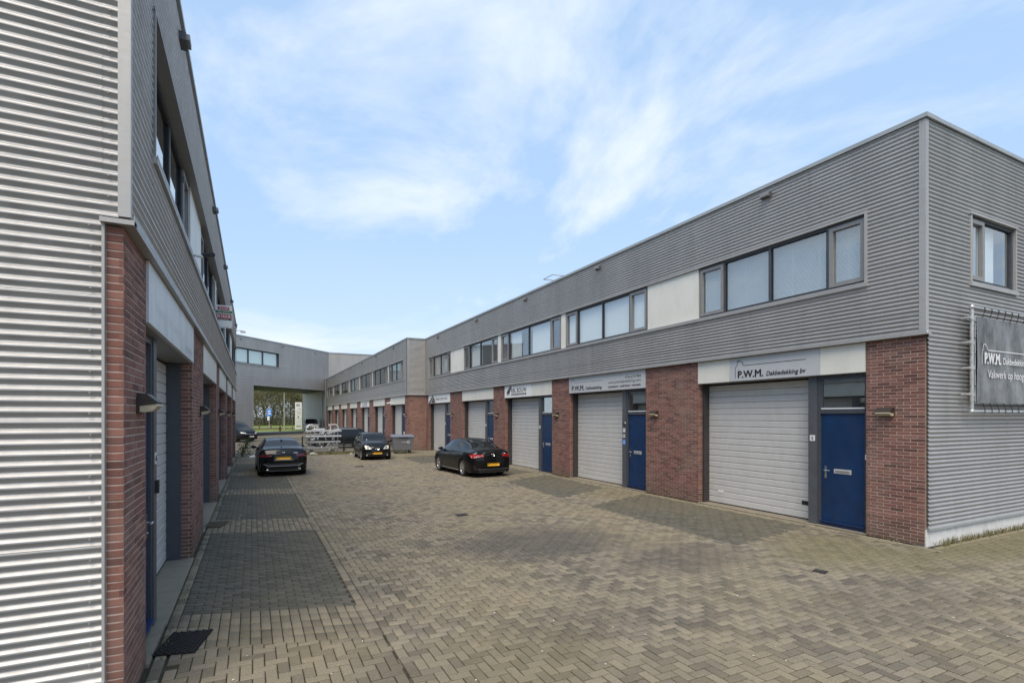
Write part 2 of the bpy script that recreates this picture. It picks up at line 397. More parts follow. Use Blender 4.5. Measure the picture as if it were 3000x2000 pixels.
class Bricks:
    def __init__(s): s.b = []; s.back = []
    def wall(s, fr, s0, s1, z0=0.0, z1=BH, shift=0, inner=.05, o=0.0, depth=.2):
        for sp in brick_spans(s0, s1, z0, z1, shift): s.b.append((fr, *sp, o))
        m_ = MB(); m_.box(s0 + .004, s1 - .004, o - depth, o - .0035, z0, z1 - .002, fr); s.back.append(m_)
    def build(s, root, limit=300):
        item = []
        for i, (fr, a, b, za, zb, o) in enumerate(s.b):
            c = fr((a + b) / 2, o, (za + zb) / 2); sc = seen(c)
            # faces seen edge-on count less
            d = c - camv; d /= np.linalg.norm(d); item.append((-(sc ** 2) * (b - a) * max(0, -(d @ fr.n)), i))
        item.sort(); near = [i for k, i in item if k < 0][:limit]; ns = set(near)
        cache = {}
        for i in near:
            fr, a, b, za, zb, o = s.b[i]; key = (fr.name, round(b - a, 3), random.randint(0, 2))
            if key not in cache:
                mb = MB(); L = (b - a) / 2; e = .003; j = [random.uniform(-.002, .002) for _ in range(8)]
                f2 = Fr('t', (0, 0, 0), fr.s, fr.n)
                P = [f2(x, -.03, z) for x, z in ((-L, -.025), (L, -.025), (L, .025), (-L, .025))]
                P += [f2(x, -e, z) for x, z in ((-L, -.025), (L, -.025), (L, .025), (-L, .025))]
                P += [f2(x + j[k], 0, z + j[4 + k] * .6) for k, (x, z) in enumerate(((-L + e, -.025 + e), (L - e, -.025 + e), (L - e, .025 - e), (-L + e, .025 - e)))]
                fs = []
                for k in range(4):
                    n = (k + 1) % 4; fs += [(k, n, 4 + n, 4 + k), (4 + k, 4 + n, 8 + n, 8 + k)]
                fs.append((8, 9, 10, 11))
                if np.dot(np.cross(fr.s, (0, 0, 1)), fr.n) < 0: fs = [f[::-1] for f in fs]
                mb.add(P, fs); cache[key] = mb.mesh('brick', M('brick'), (0, 0, 0))
            c = fr((a + b) / 2, o + random.uniform(-.0015, .002), (za + zb) / 2)
            ob = link('brick', cache[key], c, root)
            ob.rotation_euler = (0, 0, 0)
        mb = MB()
        for i, (fr, a, b, za, zb, o) in enumerate(s.b):
            if i in ns: continue
            mb.box(a + random.uniform(0, .002), b, o - .03, o + random.uniform(-.0015, .002), za, zb, fr, 0, r=random.random())
        if mb.v: tag(mb.build('brick_field', 'brick', root), kind='stuff')
        for m_ in s.back: m_.build('mortar_bed', 'mortar', root)

# corrugated sheet profile: one pitch of 76 mm, (z, o)
PITCH = .076
PROF = [(0, 0), (.009, 0), (.013, -.0015), (.031, -.0195), (.035, -.021), (.041, -.021), (.045, -.0195), (.072, -.0015)]
def sheet(mb, fr, s0, s1, z0, z1, o=0.0, cuts=1, mat=0):
    """sheeting between z0 and z1, crests at o"""
    pts = []; z = math.floor(z0 / PITCH) * PITCH
    while z < z1:
        for dz, do in PROF:
            if z0 <= z + dz <= z1: pts.append((z + dz, o + do))
        z += PITCH
    pts = [(z0, pts[0][1])] + [p for p in pts if z0 + .001 < p[0] < z1 - .001] + [(z1, pts[-1][1])]
    A = [fr(s0, b, a) for a, b in pts]; B = [fr(s1, b, a) for a, b in pts]
    if np.dot(np.cross(fr.s, (0, 0, 1)), fr.n) < 0: mb.strip(B, A, mat)
    else: mb.strip(A, B, mat)
def cladding(root, fr, s0, s1, z0, z1, o, lens=6.0, rows=True, name='cladding_sheet'):
    """real sheets 13 pitches high laid in lengths, each lapping the next by its joint"""
    H = PITCH * 12; zs = [z0]; z = 5 * PITCH
    while z < z0 + .25: z += H
    while z < z1 - .3: zs.append(z); z += H
    zs.append(z1)
    n = max(1, int(round((s1 - s0) / lens)))
    for i, (a, b) in enumerate(zip(zs, zs[1:])):
        for k in range(n):
            x0 = s0 + (s1 - s0) * k / n; x1 = s0 + (s1 - s0) * (k + 1) / n
            mb = MB(); sheet(mb, fr, x0 + (.001 if k else 0), x1, a, b + (0 if b == z1 else .02), o + random.uniform(-.0008, .0008) - .0022 * (zs.index(a) % 2))
            mb.build(name, 'cladding', root)
def screws(mb, fr, ss, z0, z1, o, step=2, big=.009):
    z = (math.floor(z0 / PITCH) + 1) * PITCH + .068; k = 0
    while z < z1 - .02:
        for s_ in ss:
            if k % step == 0:
                c = fr(s_ + random.uniform(-.006, .006), o, z)
                mb.tube(c, c + fr.n * .006, big, 6, smooth=False)
        z += PITCH; k += 1

# window with frame: bays list of (s0,s1,kind)   kind 'c' casement, 'f' fixed
def window(root, fr, bays, z0, z1, o, blind=None, fine=True, glass='glass', bar=.055):
    s0, s1 = bays[0][0], bays[-1][1]
    mb = MB(); d0, d1 = o - .07, o
    mb.box(s0, s1, d0, d1, z0, z0 + bar, fr); mb.box(s0, s1, d0, d1, z1 - bar, z1, fr)
    xs = sorted({b[0] for b in bays} | {b[1] for b in bays})
    for x in xs:
        a = x - bar / 2; b = x + bar / 2
        if x == s0: a, b = s0, s0 + bar
        if x == s1: a, b = s1 - bar, s1
        mb.box(a, b, d0 + .002, d1 + .004, z0 + bar, z1 - bar, fr)
    win = mb.build('window', 'frame_dark', root)
    for a, b, k in bays:
        a += bar / 2; b -= bar / 2; za, zb = z0 + bar, z1 - bar
        if k == 'c':
            sb = MB(); q = .075 if fine else .065; u0, u1 = o - .05, o + .022
            sb.box(a, b, u0, u1, za, za + q, fr); sb.box(a, b, u0, u1, zb - q, zb, fr)
            sb.box(a, a + q, u0, u1 - .001, za + q, zb - q, fr); sb.box(b - q, b, u0, u1 - .001, za + q, zb - q, fr)
            if fine:
                sb.box(a - .012, a + .008, u1, u1 + .012, za + .10, za + .20, fr); sb.box(a - .012, a + .008, u1, u1 + .012, zb - .20, zb - .10, fr)
            sb.build('sash', 'frame_grey', win); a += q; b -= q; za += q; zb -= q
        else:
            sb = MB(); q = .022; sb.box(a, b, o - .05, o - .012, za, za + q, fr); sb.box(a, b, o - .05, o - .012, zb - q, zb, fr); sb.box(a, a + q, o - .05, o - .013, za + q, zb - q, fr); sb.box(b - q, b, o - .05, o - .013, za + q, zb - q, fr)
            sb.build('glazing_bead', 'black_rubber', win); a += q; b -= q; za += q; zb -= q
        q_ = [fr(a - .01, o - .033, za - .01), fr(b + .01, o - .033, za - .01), fr(b + .01, o - .033, zb + .01), fr(a - .01, o - .033, zb + .01)]
        if np.dot(np.cross(q_[1] - q_[0], q_[3] - q_[0]), fr.n) < 0: q_ = q_[::-1]
        mb = MB(); mb.quad(*q_); mb.build('pane', glass, win)
    if blind:
        mb = MB(); kind, parts = blind
        for (a, b, c0, c1) in parts:
            if kind == 'h':
                z = c0
                while z < c1:
                    p = [fr(a, o - .115, z), fr(b, o - .115, z), fr(b, o - .135, z + .021), fr(a, o - .135, z + .021)]; mb.quad(*p); z += .025
                for x in np.arange(a + .3, b, .6): mb.box(x, x + .004, o - .112, o - .108, c0, c1, fr)
            elif kind == 'v':
                x = a
                while x < b - .05:
                    mb.quad(fr(x, o - .15, c0), fr(x + .085, o - .12, c0), fr(x + .085, o - .12, c1), fr(x, o - .15, c1)); x += .09
            elif kind == 'd': mb.box(a, b, o - .16, o - .15, c0, c1, fr)
        mb.build('blind', 'blind', win)
    return win
def garage(root, fr, s0, s1, z1, o, fine):
    mb = MB(); mb.box(s0 - .05, s1 + .05, o - .08, o - .045, 0.0, z1 + .1, fr); mb.box(s0, s1, o - .045, o - .004, 0.0, .03, fr)
    g = mb.build('garage_door', 'black_rubber', root)
    n = 20; h = (z1 - .03) / n; me = None
    for k in range(n):
        z = .03 + k * h
        if me is None:
            mb = MB(); L = (s1 - s0) / 2; f2 = Fr('t', (0, 0, 0), fr.s, fr.n)
            pts = [(0.0, -.03), (.002, -.010), (.008, -.003), (.018, 0), (h - .022, 0), (h - .012, -.003), (h - .004, -.010), (h - .002, -.03)]
            A = [f2(-L, b, a) for a, b in pts]; B = [f2(L, b, a) for a, b in pts]
            if np.dot(np.cross(fr.s, (0, 0, 1)), fr.n) < 0: A, B = B, A
            mb.strip(A, B); me = mb.mesh('door_slat', M('garage_slat'), (0, 0, 0))
        link('door_slat', me, fr((s0 + s1) / 2, o, z), g)
    return g
def front_door(root, fr, s0, s1, o, fine, flip=1, glasstop=3.08):
    """s0..s1 outer frame; hinge side near s0; handle near s1"""
    mb = MB(); fw = .07
    mb.box(s0, s0 + fw, o - .09, o, .02, glasstop, fr); mb.box(s1 - fw, s1, o - .09, o, .02, glasstop, fr)
    mb.box(s0 + fw, s1 - fw, o - .09, o - .002, glasstop - .07, glasstop, fr); mb.box(s0 + fw, s1 - fw, o - .09, o + .004, 2.31, 2.40, fr)
    mb.box(s0 + fw, s1 - fw, o - .09, o - .004, .02, .09, fr, 1); mb.box(s0 + fw, s1 - fw, o - .06, o + .03, .09, .125, fr, 1)
    d = mb.build('door_frame', 'frame_dark sill_blue', root)
    mb = MB(); a, b = s0 + fw + .004, s1 - fw - .004
    mb.box(a, b, o - .075, o - .03, .13, 2.305, fr); leaf = mb.build('door', 'door_blue', root)
    mb = MB(); mb.box(a, b, o - .06, o - .054, 2.42, glasstop - .075, fr); mb.build('pane', 'glass', d)
    mb = MB(); mb.box(a, b, o - .053, o - .015, 2.40, 2.425, fr); mb.build('glazing_bead', 'white_plastic', d)
    hs = b - .09
    mb = MB(); mb.box(hs - .02, hs + .02, o - .03, o - .018, .99, 1.24, fr)
    c = fr(hs, o - .02, 1.15); mb.tube(c, c + fr.n * .05, .010, 8); c2 = c + fr.n * .05; mb.tube(c2, c2 - fr.s * .12, .010, 8)
    c = fr(hs, o - .02, 1.04); mb.tube(c, c + fr.n * .012, .013, 8); mb.build('handle', 'chrome', leaf)
    mc = (a + b) / 2
    mb = MB(); mb.box(mc - .17, mc + .17, o - .03, o - .020, 1.10, 1.19, fr); mb.box(mc - .14, mc + .14, o - .02, o - .012, 1.125, 1.165, fr, 1); mb.build('letter_slot', 'aluminium frame_grey', leaf)
    mb = MB(); mb.box(s0 + .01, s0 + .05, o, o + .025, 1.42, 1.52, fr); mb.build('doorbell', 'white_plastic', d)

def wall_lamp(fr, s, label, z=2.33, o=0.0):
    t = thing('wall_lamp', fr(s, o, z), label, 'wall lamp', 'bulkhead lamps beside the doors')
    mb = MB()
    prof = [(o, -.085), (o, .085), (o + .07, .080), (o + .15, .010), (o + .13, -.008), (o + .02, -.02), (o + .02, -.085)]
    n = len(prof); A = [fr(s - .13, a, z + b) for a, b in prof]; B = [fr(s + .13, a, z + b) for a, b in prof]
    mb.add(A + B, [tuple(range(n)), tuple(range(n, 2 * n))[::-1]] + [(i, n + i, n + (i + 1) % n, (i + 1) % n) for i in range(n)]); mb.build('lamp_housing', 'lamp_body', t)
    mb = MB(); prof = [(.022, -.022), (.145, -.004), (.15, -.02), (.11, -.062), (.05, -.075), (.022, -.07)]
    n = len(prof); A = [fr(s - .125, o + a, z + b) for a, b in prof]; B = [fr(s + .125, o + a, z + b) for a, b in prof]
    mb.add(A + B, [tuple(range(n)), tuple(range(n, 2 * n))[::-1]] + [(i, n + i, n + (i + 1) % n, (i + 1) % n) for i in range(n)]); mb.build('lens', 'lamp_lens', t)

# ------------------------------------------------------------------ RIGHT ROW
OPEN = [(5.83, 9.99), (12.01, 16.16), (17.41, 21.62), (22.89, 27.08), (29.05, 33.24)]
WINS = [[(5.82, 6.55, 'c'), (6.55, 7.87, 'f'), (7.87, 9.13, 'f'), (9.13, 9.92, 'c')],
        [(11.93, 12.73, 'c'), (12.73, 14.13, 'f'), (14.13, 15.6, 'f'), (15.6, 16.38, 'c')],
        [(16.70, 17.48, 'c'), (17.48, 19.29, 'f'), (19.29, 21.18, 'f'), (21.18, 22.0, 'c')],
        [(22.33, 23.07, 'c'), (23.07, 24.49, 'f'), (24.49, 25.95, 'f'), (25.95, 26.78, 'c')],
        [(28.9, 29.54, 'c'), (29.54, 30.76, 'f'), (30.76, 32.15, 'f'), (32.15, 33.0, 'c')]]
def unit_opening(root, fr, a, b, Bk, fine, door=True, panel=True, num=None):
    """brick returns, jambs, door, post, garage door, fascia for one opening; near side = a"""
    # far return (faces the camera) and near return
    for y, sg in ((b, 1), (a, -1)):
        nrm = -sg
        f2 = Fr(fr.name + 'ret' + str(sg), fr(y, 0, 0), fr.n, fr.s * -sg)
        Bk.wall(f2, -.15, 0.0, 0, BH, 1, depth=.05)
    mb = MB()
    mb.box(b - .06, b - .002, -.36, -.152, 0, 3.1, fr); mb.build('door_jamb', 'jamb_brown' if fr is not FL else 'frame_dark', root)
    gp = a + 1.02
    mb = MB(); mb.box(gp, gp + .185, -.36, -.085, 0, 3.1, fr); mb.build('door_post', 'frame_post', root)
    mb = MB(); mb.box(a, gp, -.5, -.20, 0, 3.1, fr); mb.build('backing_wall', 'jamb_brown', root)
    garage(root, fr, gp + .185, b - .06, 3.05, -.34, fine)
    front_door(root, fr, a + .01, gp, -.10, fine)
    # soffit above and concrete sill below
    mb = MB(); mb.box(a, b, -.5, -.012, 3.085, 3.115, fr); mb.build('soffit', 'frame_grey', root)
    mb = MB(); mb.box(gp, b, -.5, .03, -.05, .012, fr); mb.build('threshold', 'concrete', root)
    mb = MB(); mb.box(a, gp, -.5, .02, -.05, .018, fr); mb.build('doorstep', 'concrete', root)
def row_building(name, fr, s0, s1, label, opens, wins, zt, zs, zh, oc, extra_end):
    pass
rr = thing('business_unit_building', (XR + 6, 20, 0), 'long grey corrugated building with brick piers along the right of the yard', 'building')
BR = Bricks()
ends = [4.87] + [v for ab in OPEN for v in ab] + [33.84]
for a, b in zip(ends[0::2], ends[1::2]): BR.wall(FR, a, b, 0, BH)
for i, (a, b) in enumerate(OPEN): unit_opening(rr, FR, a, b, BR, i < 3)
BR.build(rr, 300)
OC = .075                                   # how far the sheeting stands proud of the brick
ZT, ZS, ZH = 7.38, 4.78, 6.08               # sheet top, window sill, window head
XC = XR - OC; YC = 4.87 - .05
cladding(rr, FR, 5.80, 33.84, 3.72, ZS - .03, OC)
cladding(rr, FR, 5.80, 33.84, ZH + .03, ZT, OC)
cladding(rr, FR, YC + .09, 5.80, 3.72, ZT, OC); cladding(rr, FR, 33.04, 33.84, ZS - .03, ZH + .03, OC)
# end wall facing the camera, with one window
WE0, WE1 = 11.90, 13.74
cladding(rr, FRE, XC + .09, XR + .035, 3.72, ZT, .05); cladding(rr, FRE, XR + .035, WE0, .30, ZT, .05); cladding(rr, FRE, WE0, WE1, .30, ZS - .05, .05); cladding(rr, FRE, WE0, WE1, 6.04, ZT, .05); cladding(rr, FRE, WE1, 20, .30, ZT, .05)
mb = MB()
mb.box(XC - .004, XC + .09, .053 - .1, .057, 3.74, ZT, FRE); mb.box(YC + .03, YC + .09, OC + .001 - .1, OC + .001, 3.74, ZT, FR); mb.build('corner_trim', 'flashing', rr)
mb = MB(); mb.box(YC - .03, 33.84, -.02, OC + .035, 3.665, 3.70, FR); mb.box(YC - .03, 33.84, OC + .03, OC + .036, 3.70, 3.735, FR); mb.box(XC - .03, XR + .045, -.02, .085, 3.668, 3.705, FRE); mb.build('drip_flashing', 'flashing', rr)
mb = MB(); mb.box(YC - .04, 33.90, -.30, OC + .035, ZT + .01, ZT + .085, FR); mb.box(XC - .032, 20, -.3, .085, ZT + .013, ZT + .082, FRE); mb.build('coping', 'coping', rr)
mb = MB(); mb.box(XR + .03, 20, -.01, .07, .27, .31, FRE); mb.build('drip_flashing', 'coping', rr)
# plinth blocks
me = None
for k in range(14):
    mb = MB(); mb.box(XR + .012 + k * .70, XR + .006 + (k + 1) * .70, -.15, .02, -.05, .28, FRE); mb.build('plinth_block', 'plinth', rr)
mb = MB(); mb.box(4.9, 33.9, -.6, -.55, 0, 3.7, FR); mb.box(XR + .03, 20, -.3, -.2, 0, ZT, FRE) if False else None
mb.box(XR + .6, 20, 5.4 - 4.87, 5.45 - 4.87, 0, 3.7, Fr('x', (0, 4.87, 0), (1, 0, 0), (0, 1, 0))); mb.build('inner_wall', 'interior', rr)
mb = MB(); mb.box(4.88, 34.6, -9.5, -.02, ZT - .25, ZT - .02, FR); mb.build('roof', 'roof_felt', rr)
# upstairs rooms: floor, ceiling, back wall
mb = MB(); mb.box(4.95, 33.8, -5, -.16, 4.45, 4.55, FR); mb.box(4.95, 33.8, -5, -.16, 6.2, 6.3, FR); mb.box(4.95, 33.8, -5.1, -5, 4.5, 6.3, FR)
for y in (10.9, 16.5, 22.15, 27.8, 33.7): mb.box(y, y + .1, -5, -.16, 4.55, 6.2, FR)
mb.box(20, 20.1, -3, -.16, 4.45, 6.3, FRE)
mb.build('room', 'interior', rr)
mb = MB(); mb.box(4.93, 33.8, -.62, -.012, 3.61, 3.735, FR); mb.box(XR + .02, XR + .6, -.3, -.02, 3.6, 3.74, FRE); mb.build('light_gap_filler', 'jamb_brown', rr)  # filler added behind the brick top to stop light showing through the gap
# windows of the strip
W0 = .010
blinds = [('h', [(5.9, 9.85, 4.86, 6.02)]), ('v', [(12.0, 16.3, 4.83, 6.02)]), ('v', [(17.55, 19.2, 4.83, 6.02), (20.2, 21.15, 4.83, 6.02)]), ('v', [(24.55, 25.9, 4.83, 6.0)]), ('h', [(29.6, 32.1, 4.85, 6.02)])]  # third entry: pale slats added in place of bright sky reflection on clear glass
for i, b in enumerate(WINS): window(rr, FR, b, ZS, ZH, W0, blinds[i], fine=i < 3)
mb = MB()
for a, b in ((9.95, 11.90), (26.81, 28.87)): mb.box(a, b, -.1, .03, ZS, ZH, FR)
for a, b in ((9.95, 11.90), (26.81, 28.87)):
    m2 = MB(); m2.box(a, b, -.05, .030, ZS, ZH, FR); m2.build('spandrel_panel', 'cream_panel', rr)
for a, b in ((16.39, 16.69), (22.02, 22.32)):
    m2 = MB(); m2.box(a, b, -.05, .030, ZS, ZH, FR); m2.build('spandrel_panel', 'cream_panel', rr)
def strip_trim(root, fr, s0, s1, oc, ends=True):
    mb = MB(); mb.box(s0 - .06, s1 + .06, -.02, oc + .030, ZS - .075, ZS - .012, fr); mb.box(s0 - .06, s1 + .06, oc + .026, oc + .032, ZS - .03, ZS + .004, fr); mb.build('window_sill', 'flashing', root)
    mb = MB(); mb.box(s0 - .06, s1 + .06, -.02, oc + .012, ZH + .002, ZH + .045, fr)
    if ends: mb.box(s0 - .055, s0 - .005, -.02, oc + .014, ZS - .01, ZH + .002, fr); mb.box(s1 + .005, s1 + .055, -.02, oc + .014, ZS - .01, ZH + .002, fr)
    mb.build('window_trim', 'flashing', root)
strip_trim(rr, FR, 5.82, 33.0, OC)
_zs, _zh = ZS, ZH; ZS, ZH = 4.76, 6.0
window(rr, FRE, [(WE0 + .05, WE0 + .62, 'c'), (WE0 + .62, WE1 - .04, 'f')], ZS, ZH, .005, ('d', [(WE0 + .1, WE1 - .45, 4.8, 5.98)]))
mb = MB(); mb.box(WE0, WE0 + .045, -.15, .062, ZS, ZH, FRE); mb.box(WE1 - .035, WE1, -.15, .062, ZS, ZH, FRE); mb.box(WE0 - .03, WE1 + .03, -.15, .075, ZH, ZH + .04, FRE); mb.box(WE0 - .03, WE1 + .03, -.15, .085, ZS - .09, ZS - .01, FRE); mb.build('window_trim', 'flashing', rr)
ZS, ZH = _zs, _zh
# screws
mb = MB(); screws(mb, FR, list(np.arange(6.9, 20, 1.45)), ZH + .1, ZT, OC + .0005); screws(mb, FR, list(np.arange(6.9, 20, 1.45)), 3.78, ZS - .05, OC + .0005)
screws(mb, FR, [4.97], 3.78, ZT, OC + .0005, 1); screws(mb, FR, [5.70], ZS, ZH, OC, 2); screws(mb, FRE, [XC + .13], 3.78, ZT, .0505, 1, .007); screws(mb, FRE, [11.80, 13.55, 15.3], 6.1, ZT, .0505); screws(mb, FRE, [11.80, 13.4, 15], 3.78, 4.6, .0505); screws(mb, FRE, [11.8, 13.4, 15], .33, 3.7, .0505)
tag(mb.build('screw', 'frame_grey', rr), kind='stuff')
# fascia panels above the openings (blank ones belong to the building, printed ones are signs)
def fascia(root, fr, a, b, mat='cream_panel', z0=3.10, z1=3.655, o=.012): m = MB(); m.box(a, b, -.04, o, z0, z1, fr); return m.build('fascia_panel', mat, root)
fascia(rr, FR, 5.84, 6.715); fascia(rr, FR, 8.975, 9.985)
fascia(rr, FR, 17.42, 19.05); fascia(rr, FR, 22.9, 27.07)
# house outline logo, drawn in the sign plane.  u to the right, v up
def logo(mb, fr, s0, z0, k, o, sgn, thick, run, mat=0):
    P = [(0, 0), (0, .30), (.07, .385), (.07, .50), (.11, .50), (.11, .47), (.16, .52), (.24, .44), (.27, .44), (.27, .37), (.31, .35), (run, .35)]
    for (a, b), (c, d) in zip(P, P[1:]):
        dx, dz = c - a, d - b; L = math.hypot(dx, dz); nx, nz = -dz / L * thick / 2, dx / L * thick / 2; ex, ez = dx / L * thick / 2, dz / L * thick / 2
        q = [(a * k - ex + nx, b * k - ez + nz), (a * k - ex - nx, b * k - ez - nz), (c * k + ex - nx, d * k + ez - nz), (c * k + ex + nx, d * k + ez + nz)]
        mb.quad(*[fr(s0 + sgn * u, o, z0 + v) for u, v in q], mat)
sg = thing('company_sign', FR(8, 0, 3.1), 'light grey roofing company sign over the nearest garage door, reading P.W.M.', 'sign')
mb = MB(); mb.box(6.72, 8.97, -.04, .022, 3.10, 3.655, FR); mb.build('sign_board', 'sign_grey', sg)
mb = MB(); logo(mb, FR, 8.80, 3.175, .80, .0245, -1, .013, 2.22)
text(mb, 'P.W.M.', FR, 8.73, 3.17, .68, .165, .0255, -1, .05); text(mb, 'Dakbedekking bv', FR, 7.96, 3.175, .94, .10, .0255, -1, .03, .25); mb.build('lettering', 'ink_black', sg)
sg = thing('company_sign', FR(14, 0, 3.1), 'wide pale roofing company sign with phone number and web address, over the second garage', 'sign')
mb = MB(); mb.box(12.02, 16.15, -.04, .022, 3.10, 3.655, FR); mb.build('sign_board', 'sign_grey', sg)
mb = MB(); logo(mb, FR, 16.03, 3.18, .80, .0245, -1, .010, 2.35, 1)
text(mb, 'P.W.M.', FR, 15.96, 3.18, .77, .17, .0255, -1, .05); text(mb, 'Dakbedekking', FR, 15.09, 3.185, .94, .10, .0255, -1, .03, .25)
text(mb, '078-6191984', FR, 12.94, 3.435, .74, .085, .0255, -1, 0, 0, 1); text(mb, 'www.pwmdakdekking.com', FR, 13.80, 3.315, 1.59, .09, .0255, -1, 0, 0, 1); text(mb, 'nieuwbouw - onderhoud - renovatie', FR, 13.80, 3.185, 1.58, .07, .0255, -1, .03, .15)
mb.build('lettering', 'ink_black ink_grey', sg)
sg = thing('company_sign', FR(20.3, 0, 3.1), 'white builder sign with a slanted pencil emblem reading RBL Bouw', 'sign')
mb = MB(); mb.box(19.06, 21.61, -.04, .022, 3.10, 3.655, FR); mb.build('sign_board', 'sign_white', sg)
mb = MB(); text(mb, 'RBL BOUW', FR, 20.92, 3.31, 1.45, .19, .0255, -1, .012)
mb.box(19.50, 20.92, .0235, .026, 3.19, 3.265, FR, 1); text(mb, 'aannemersbedrijf', FR, 20.88, 3.205, 1.3, .05, .0275, -1, 0, 0, 2)
for dx, k in ((0, 1), (-.15, .8)):
    mb.poly([(21.30 + dx + .10, 3.36 - .02), (21.30 + dx + .02, 3.18), (21.30 + dx - .09, 3.34), (21.30 + dx - .33 * k, 3.58), (21.30 + dx - .27 * k, 3.63)], FR, .0235, .026, 1)
mb.build('lettering', 'ink_black ink_grey ink_white', sg)
sg = thing('company_sign', FR(31, 0, 3.1), 'white window-frame company sign with dark triangle emblem reading Driel', 'sign')
mb = MB(); mb.box(29.06, 33.23, -.04, .022, 3.10, 3.655, FR); mb.build('sign_board', 'sign_white', sg)
mb = MB(); mb.poly([(33.2, 3.12), (32.35, 3.60), (32.2, 3.60), (32.75, 3.12)], FR, .0235, .0262, 1); mb.poly([(32.62, 3.12), (32.2, 3.56), (31.75, 3.12)], FR, .0235, .0268, 1)
text(mb, 'n Driel', FR, 31.95, 3.27, .95, .18, .0262, -1, .01); text(mb, 'KOZIJNTECHNIEK', FR, 30.85, 3.27, 1.35, .14, .0262, -1, 0, 0, 1); mb.build('lettering', 'ink_black ink_grey', sg)

# lamps, numbers
ordn = ['nearest', 'second', 'third', 'fourth', 'fifth', 'sixth', 'seventh']
for i, y in enumerate((5.47, 11.6, 17.03, 22.45, 28.6)):
    wall_lamp(FR, y, ['brown bulkhead lamp on the corner brick pier right of the door numbered 5', 'bulkhead lamp on the wide brick pier between the two roofing company signs', 'bulkhead lamp on the narrow pier right of the RBL Bouw door', 'bulkhead lamp beside the blue door behind the black coupe', 'bulkhead lamp beside the door under the Driel sign'][i])
def number_sign(fr, s, z, txt, label, o=-.083, w=.11, sgn=-1):
    t = thing('number_sign', fr(s, o, z), label, 'house number', 'white house number plates')
    mb = MB(); mb.box(s - w / 2, s + w / 2, o, o + .006, z - .06, z + .06, fr); mb.build('number_plate', 'white_plastic', t)
    if txt: mb = MB(); text(mb, txt, fr, s - sgn * w * (.20 if len(txt) == 1 else .36), z - .033, w * (.38 if len(txt) == 1 else .72), .066, o + .008, sgn, .012); mb.build('lettering', 'ink_black', t)
number_sign(FR, 6.94, 1.80, '5', 'white plate with the number 5 on the dark post of the nearest garage')
number_sign(FR, 13.12, 1.82, '7', 'white plate with the number 7 above a small grey keypad')
number_sign(FR, 18.52, 1.82, '9', 'small white plate on the door post under the RBL Bouw sign')
number_sign(FR, 24.0, 1.82, '11', 'small white plate on the door post behind the black coupe')
number_sign(FR, 30.16, 1.82, '13', 'small white plate on the door post under the Driel sign')
t = thing('keypad', FR(13.35, -.083, 1.6), 'small grey intercom keypad below the number 7 plate', 'keypad')
mb = MB(); mb.box(13.07, 13.16, -.083, -.055, 1.58, 1.69, FR); mb.build('keypad_case', 'aluminium', t); mb = MB(); mb.box(13.10, 13.13, -.055, -.050, 1.64, 1.665, FR); mb.build('button', 'black_plastic', t)
t = thing('door_plaque', FR(13.33, -.083, 1.4), 'small blue plaque with white lines beside the blue door numbered 7', 'sign')
mb = MB(); mb.box(13.05, 13.19, -.083, -.076, 1.36, 1.53, FR); mb.build('plaque', 'sign_blue', t)
mb = MB(); [mb.box(13.07, 13.16, -.075, -.073, z, z + .012, FR) for z in (1.48, 1.44, 1.40)]; mb.build('lettering', 'ink_white', t)
t = thing('door_camera', FR(13.30, -.08, 2.02), 'small black dome camera on the post by the blue door numbered 7', 'camera')
mb = MB(); c = FR(13.06, -.08, 2.04); mb.tube(c, c + FR.n * .05, .035, 10); mb.build('camera_base', 'aluminium', t); mb = MB(); mb.lathe([(.033, .05), (.030, .07), (.018, .085), (0.001, .09)], c, FR.n, 12); mb.build('dome', 'black_plastic', t)
# door stickers and flap on garage doors
for (y, z, w_, h_, m, nm) in ((9.55, .30, .16, .06, 'white_plastic', 'door_label'), (7.22, .33, .26, .085, 'black_plastic', 'door_grip'), (15.85, .31, .11, .05, 'white_plastic', 'door_label'), (13.28, .40, .05, .16, 'black_plastic', 'door_grip'), (21.3, .3, .11, .05, 'white_plastic', 'door_label'), (32.9, .3, .11, .05, 'white_plastic', 'door_label')):
    mb = MB(); mb.box(y - w_ / 2, y + w_ / 2, -.339, -.332, z, z + h_, FR); mb.build(nm, m, rr)
def scupper(fr, s, z, o, label):
    t = MB(); t.box(s - .12, s + .12, o - .02, o + .07, z - .05, z + .05, fr); t.box(s - .10, s + .10, o + .07, o + .11, z - .03, z + .04, fr, 1)
    tag(t.build('roof_overflow', 'frame_post frame_grey'), label, 'overflow spout', 'overflow spouts under the roof edges')
for i, y in enumerate((7.9, 14.26, 19.43, 24.83, 31.1)): scupper(FR, y, 7.2, OC, f'{ordn[i]} grey overflow box under the right roof edge, counted from the corner')
# hoop on the roof
t = MB(); x0, y0, z0 = 12.0, 19.3, 8.25
t.path([(x0, y0 - .45, z0 - .9), (x0, y0 - .45, z0), (x0 - .6, y0 - .3, z0 + .02), (x0 - .6, y0 + .45, z0), (x0, y0 + .4, z0), (x0, y0 - .45, z0)], .018, 6); t.tube((x0, y0 + .4, z0), (x0, y0 + .4, z0 - .9), .018, 6)
tag(t.build('roof_hatch_rail', 'galvanised'), 'thin metal safety hoop standing above the right roof edge', 'rail')

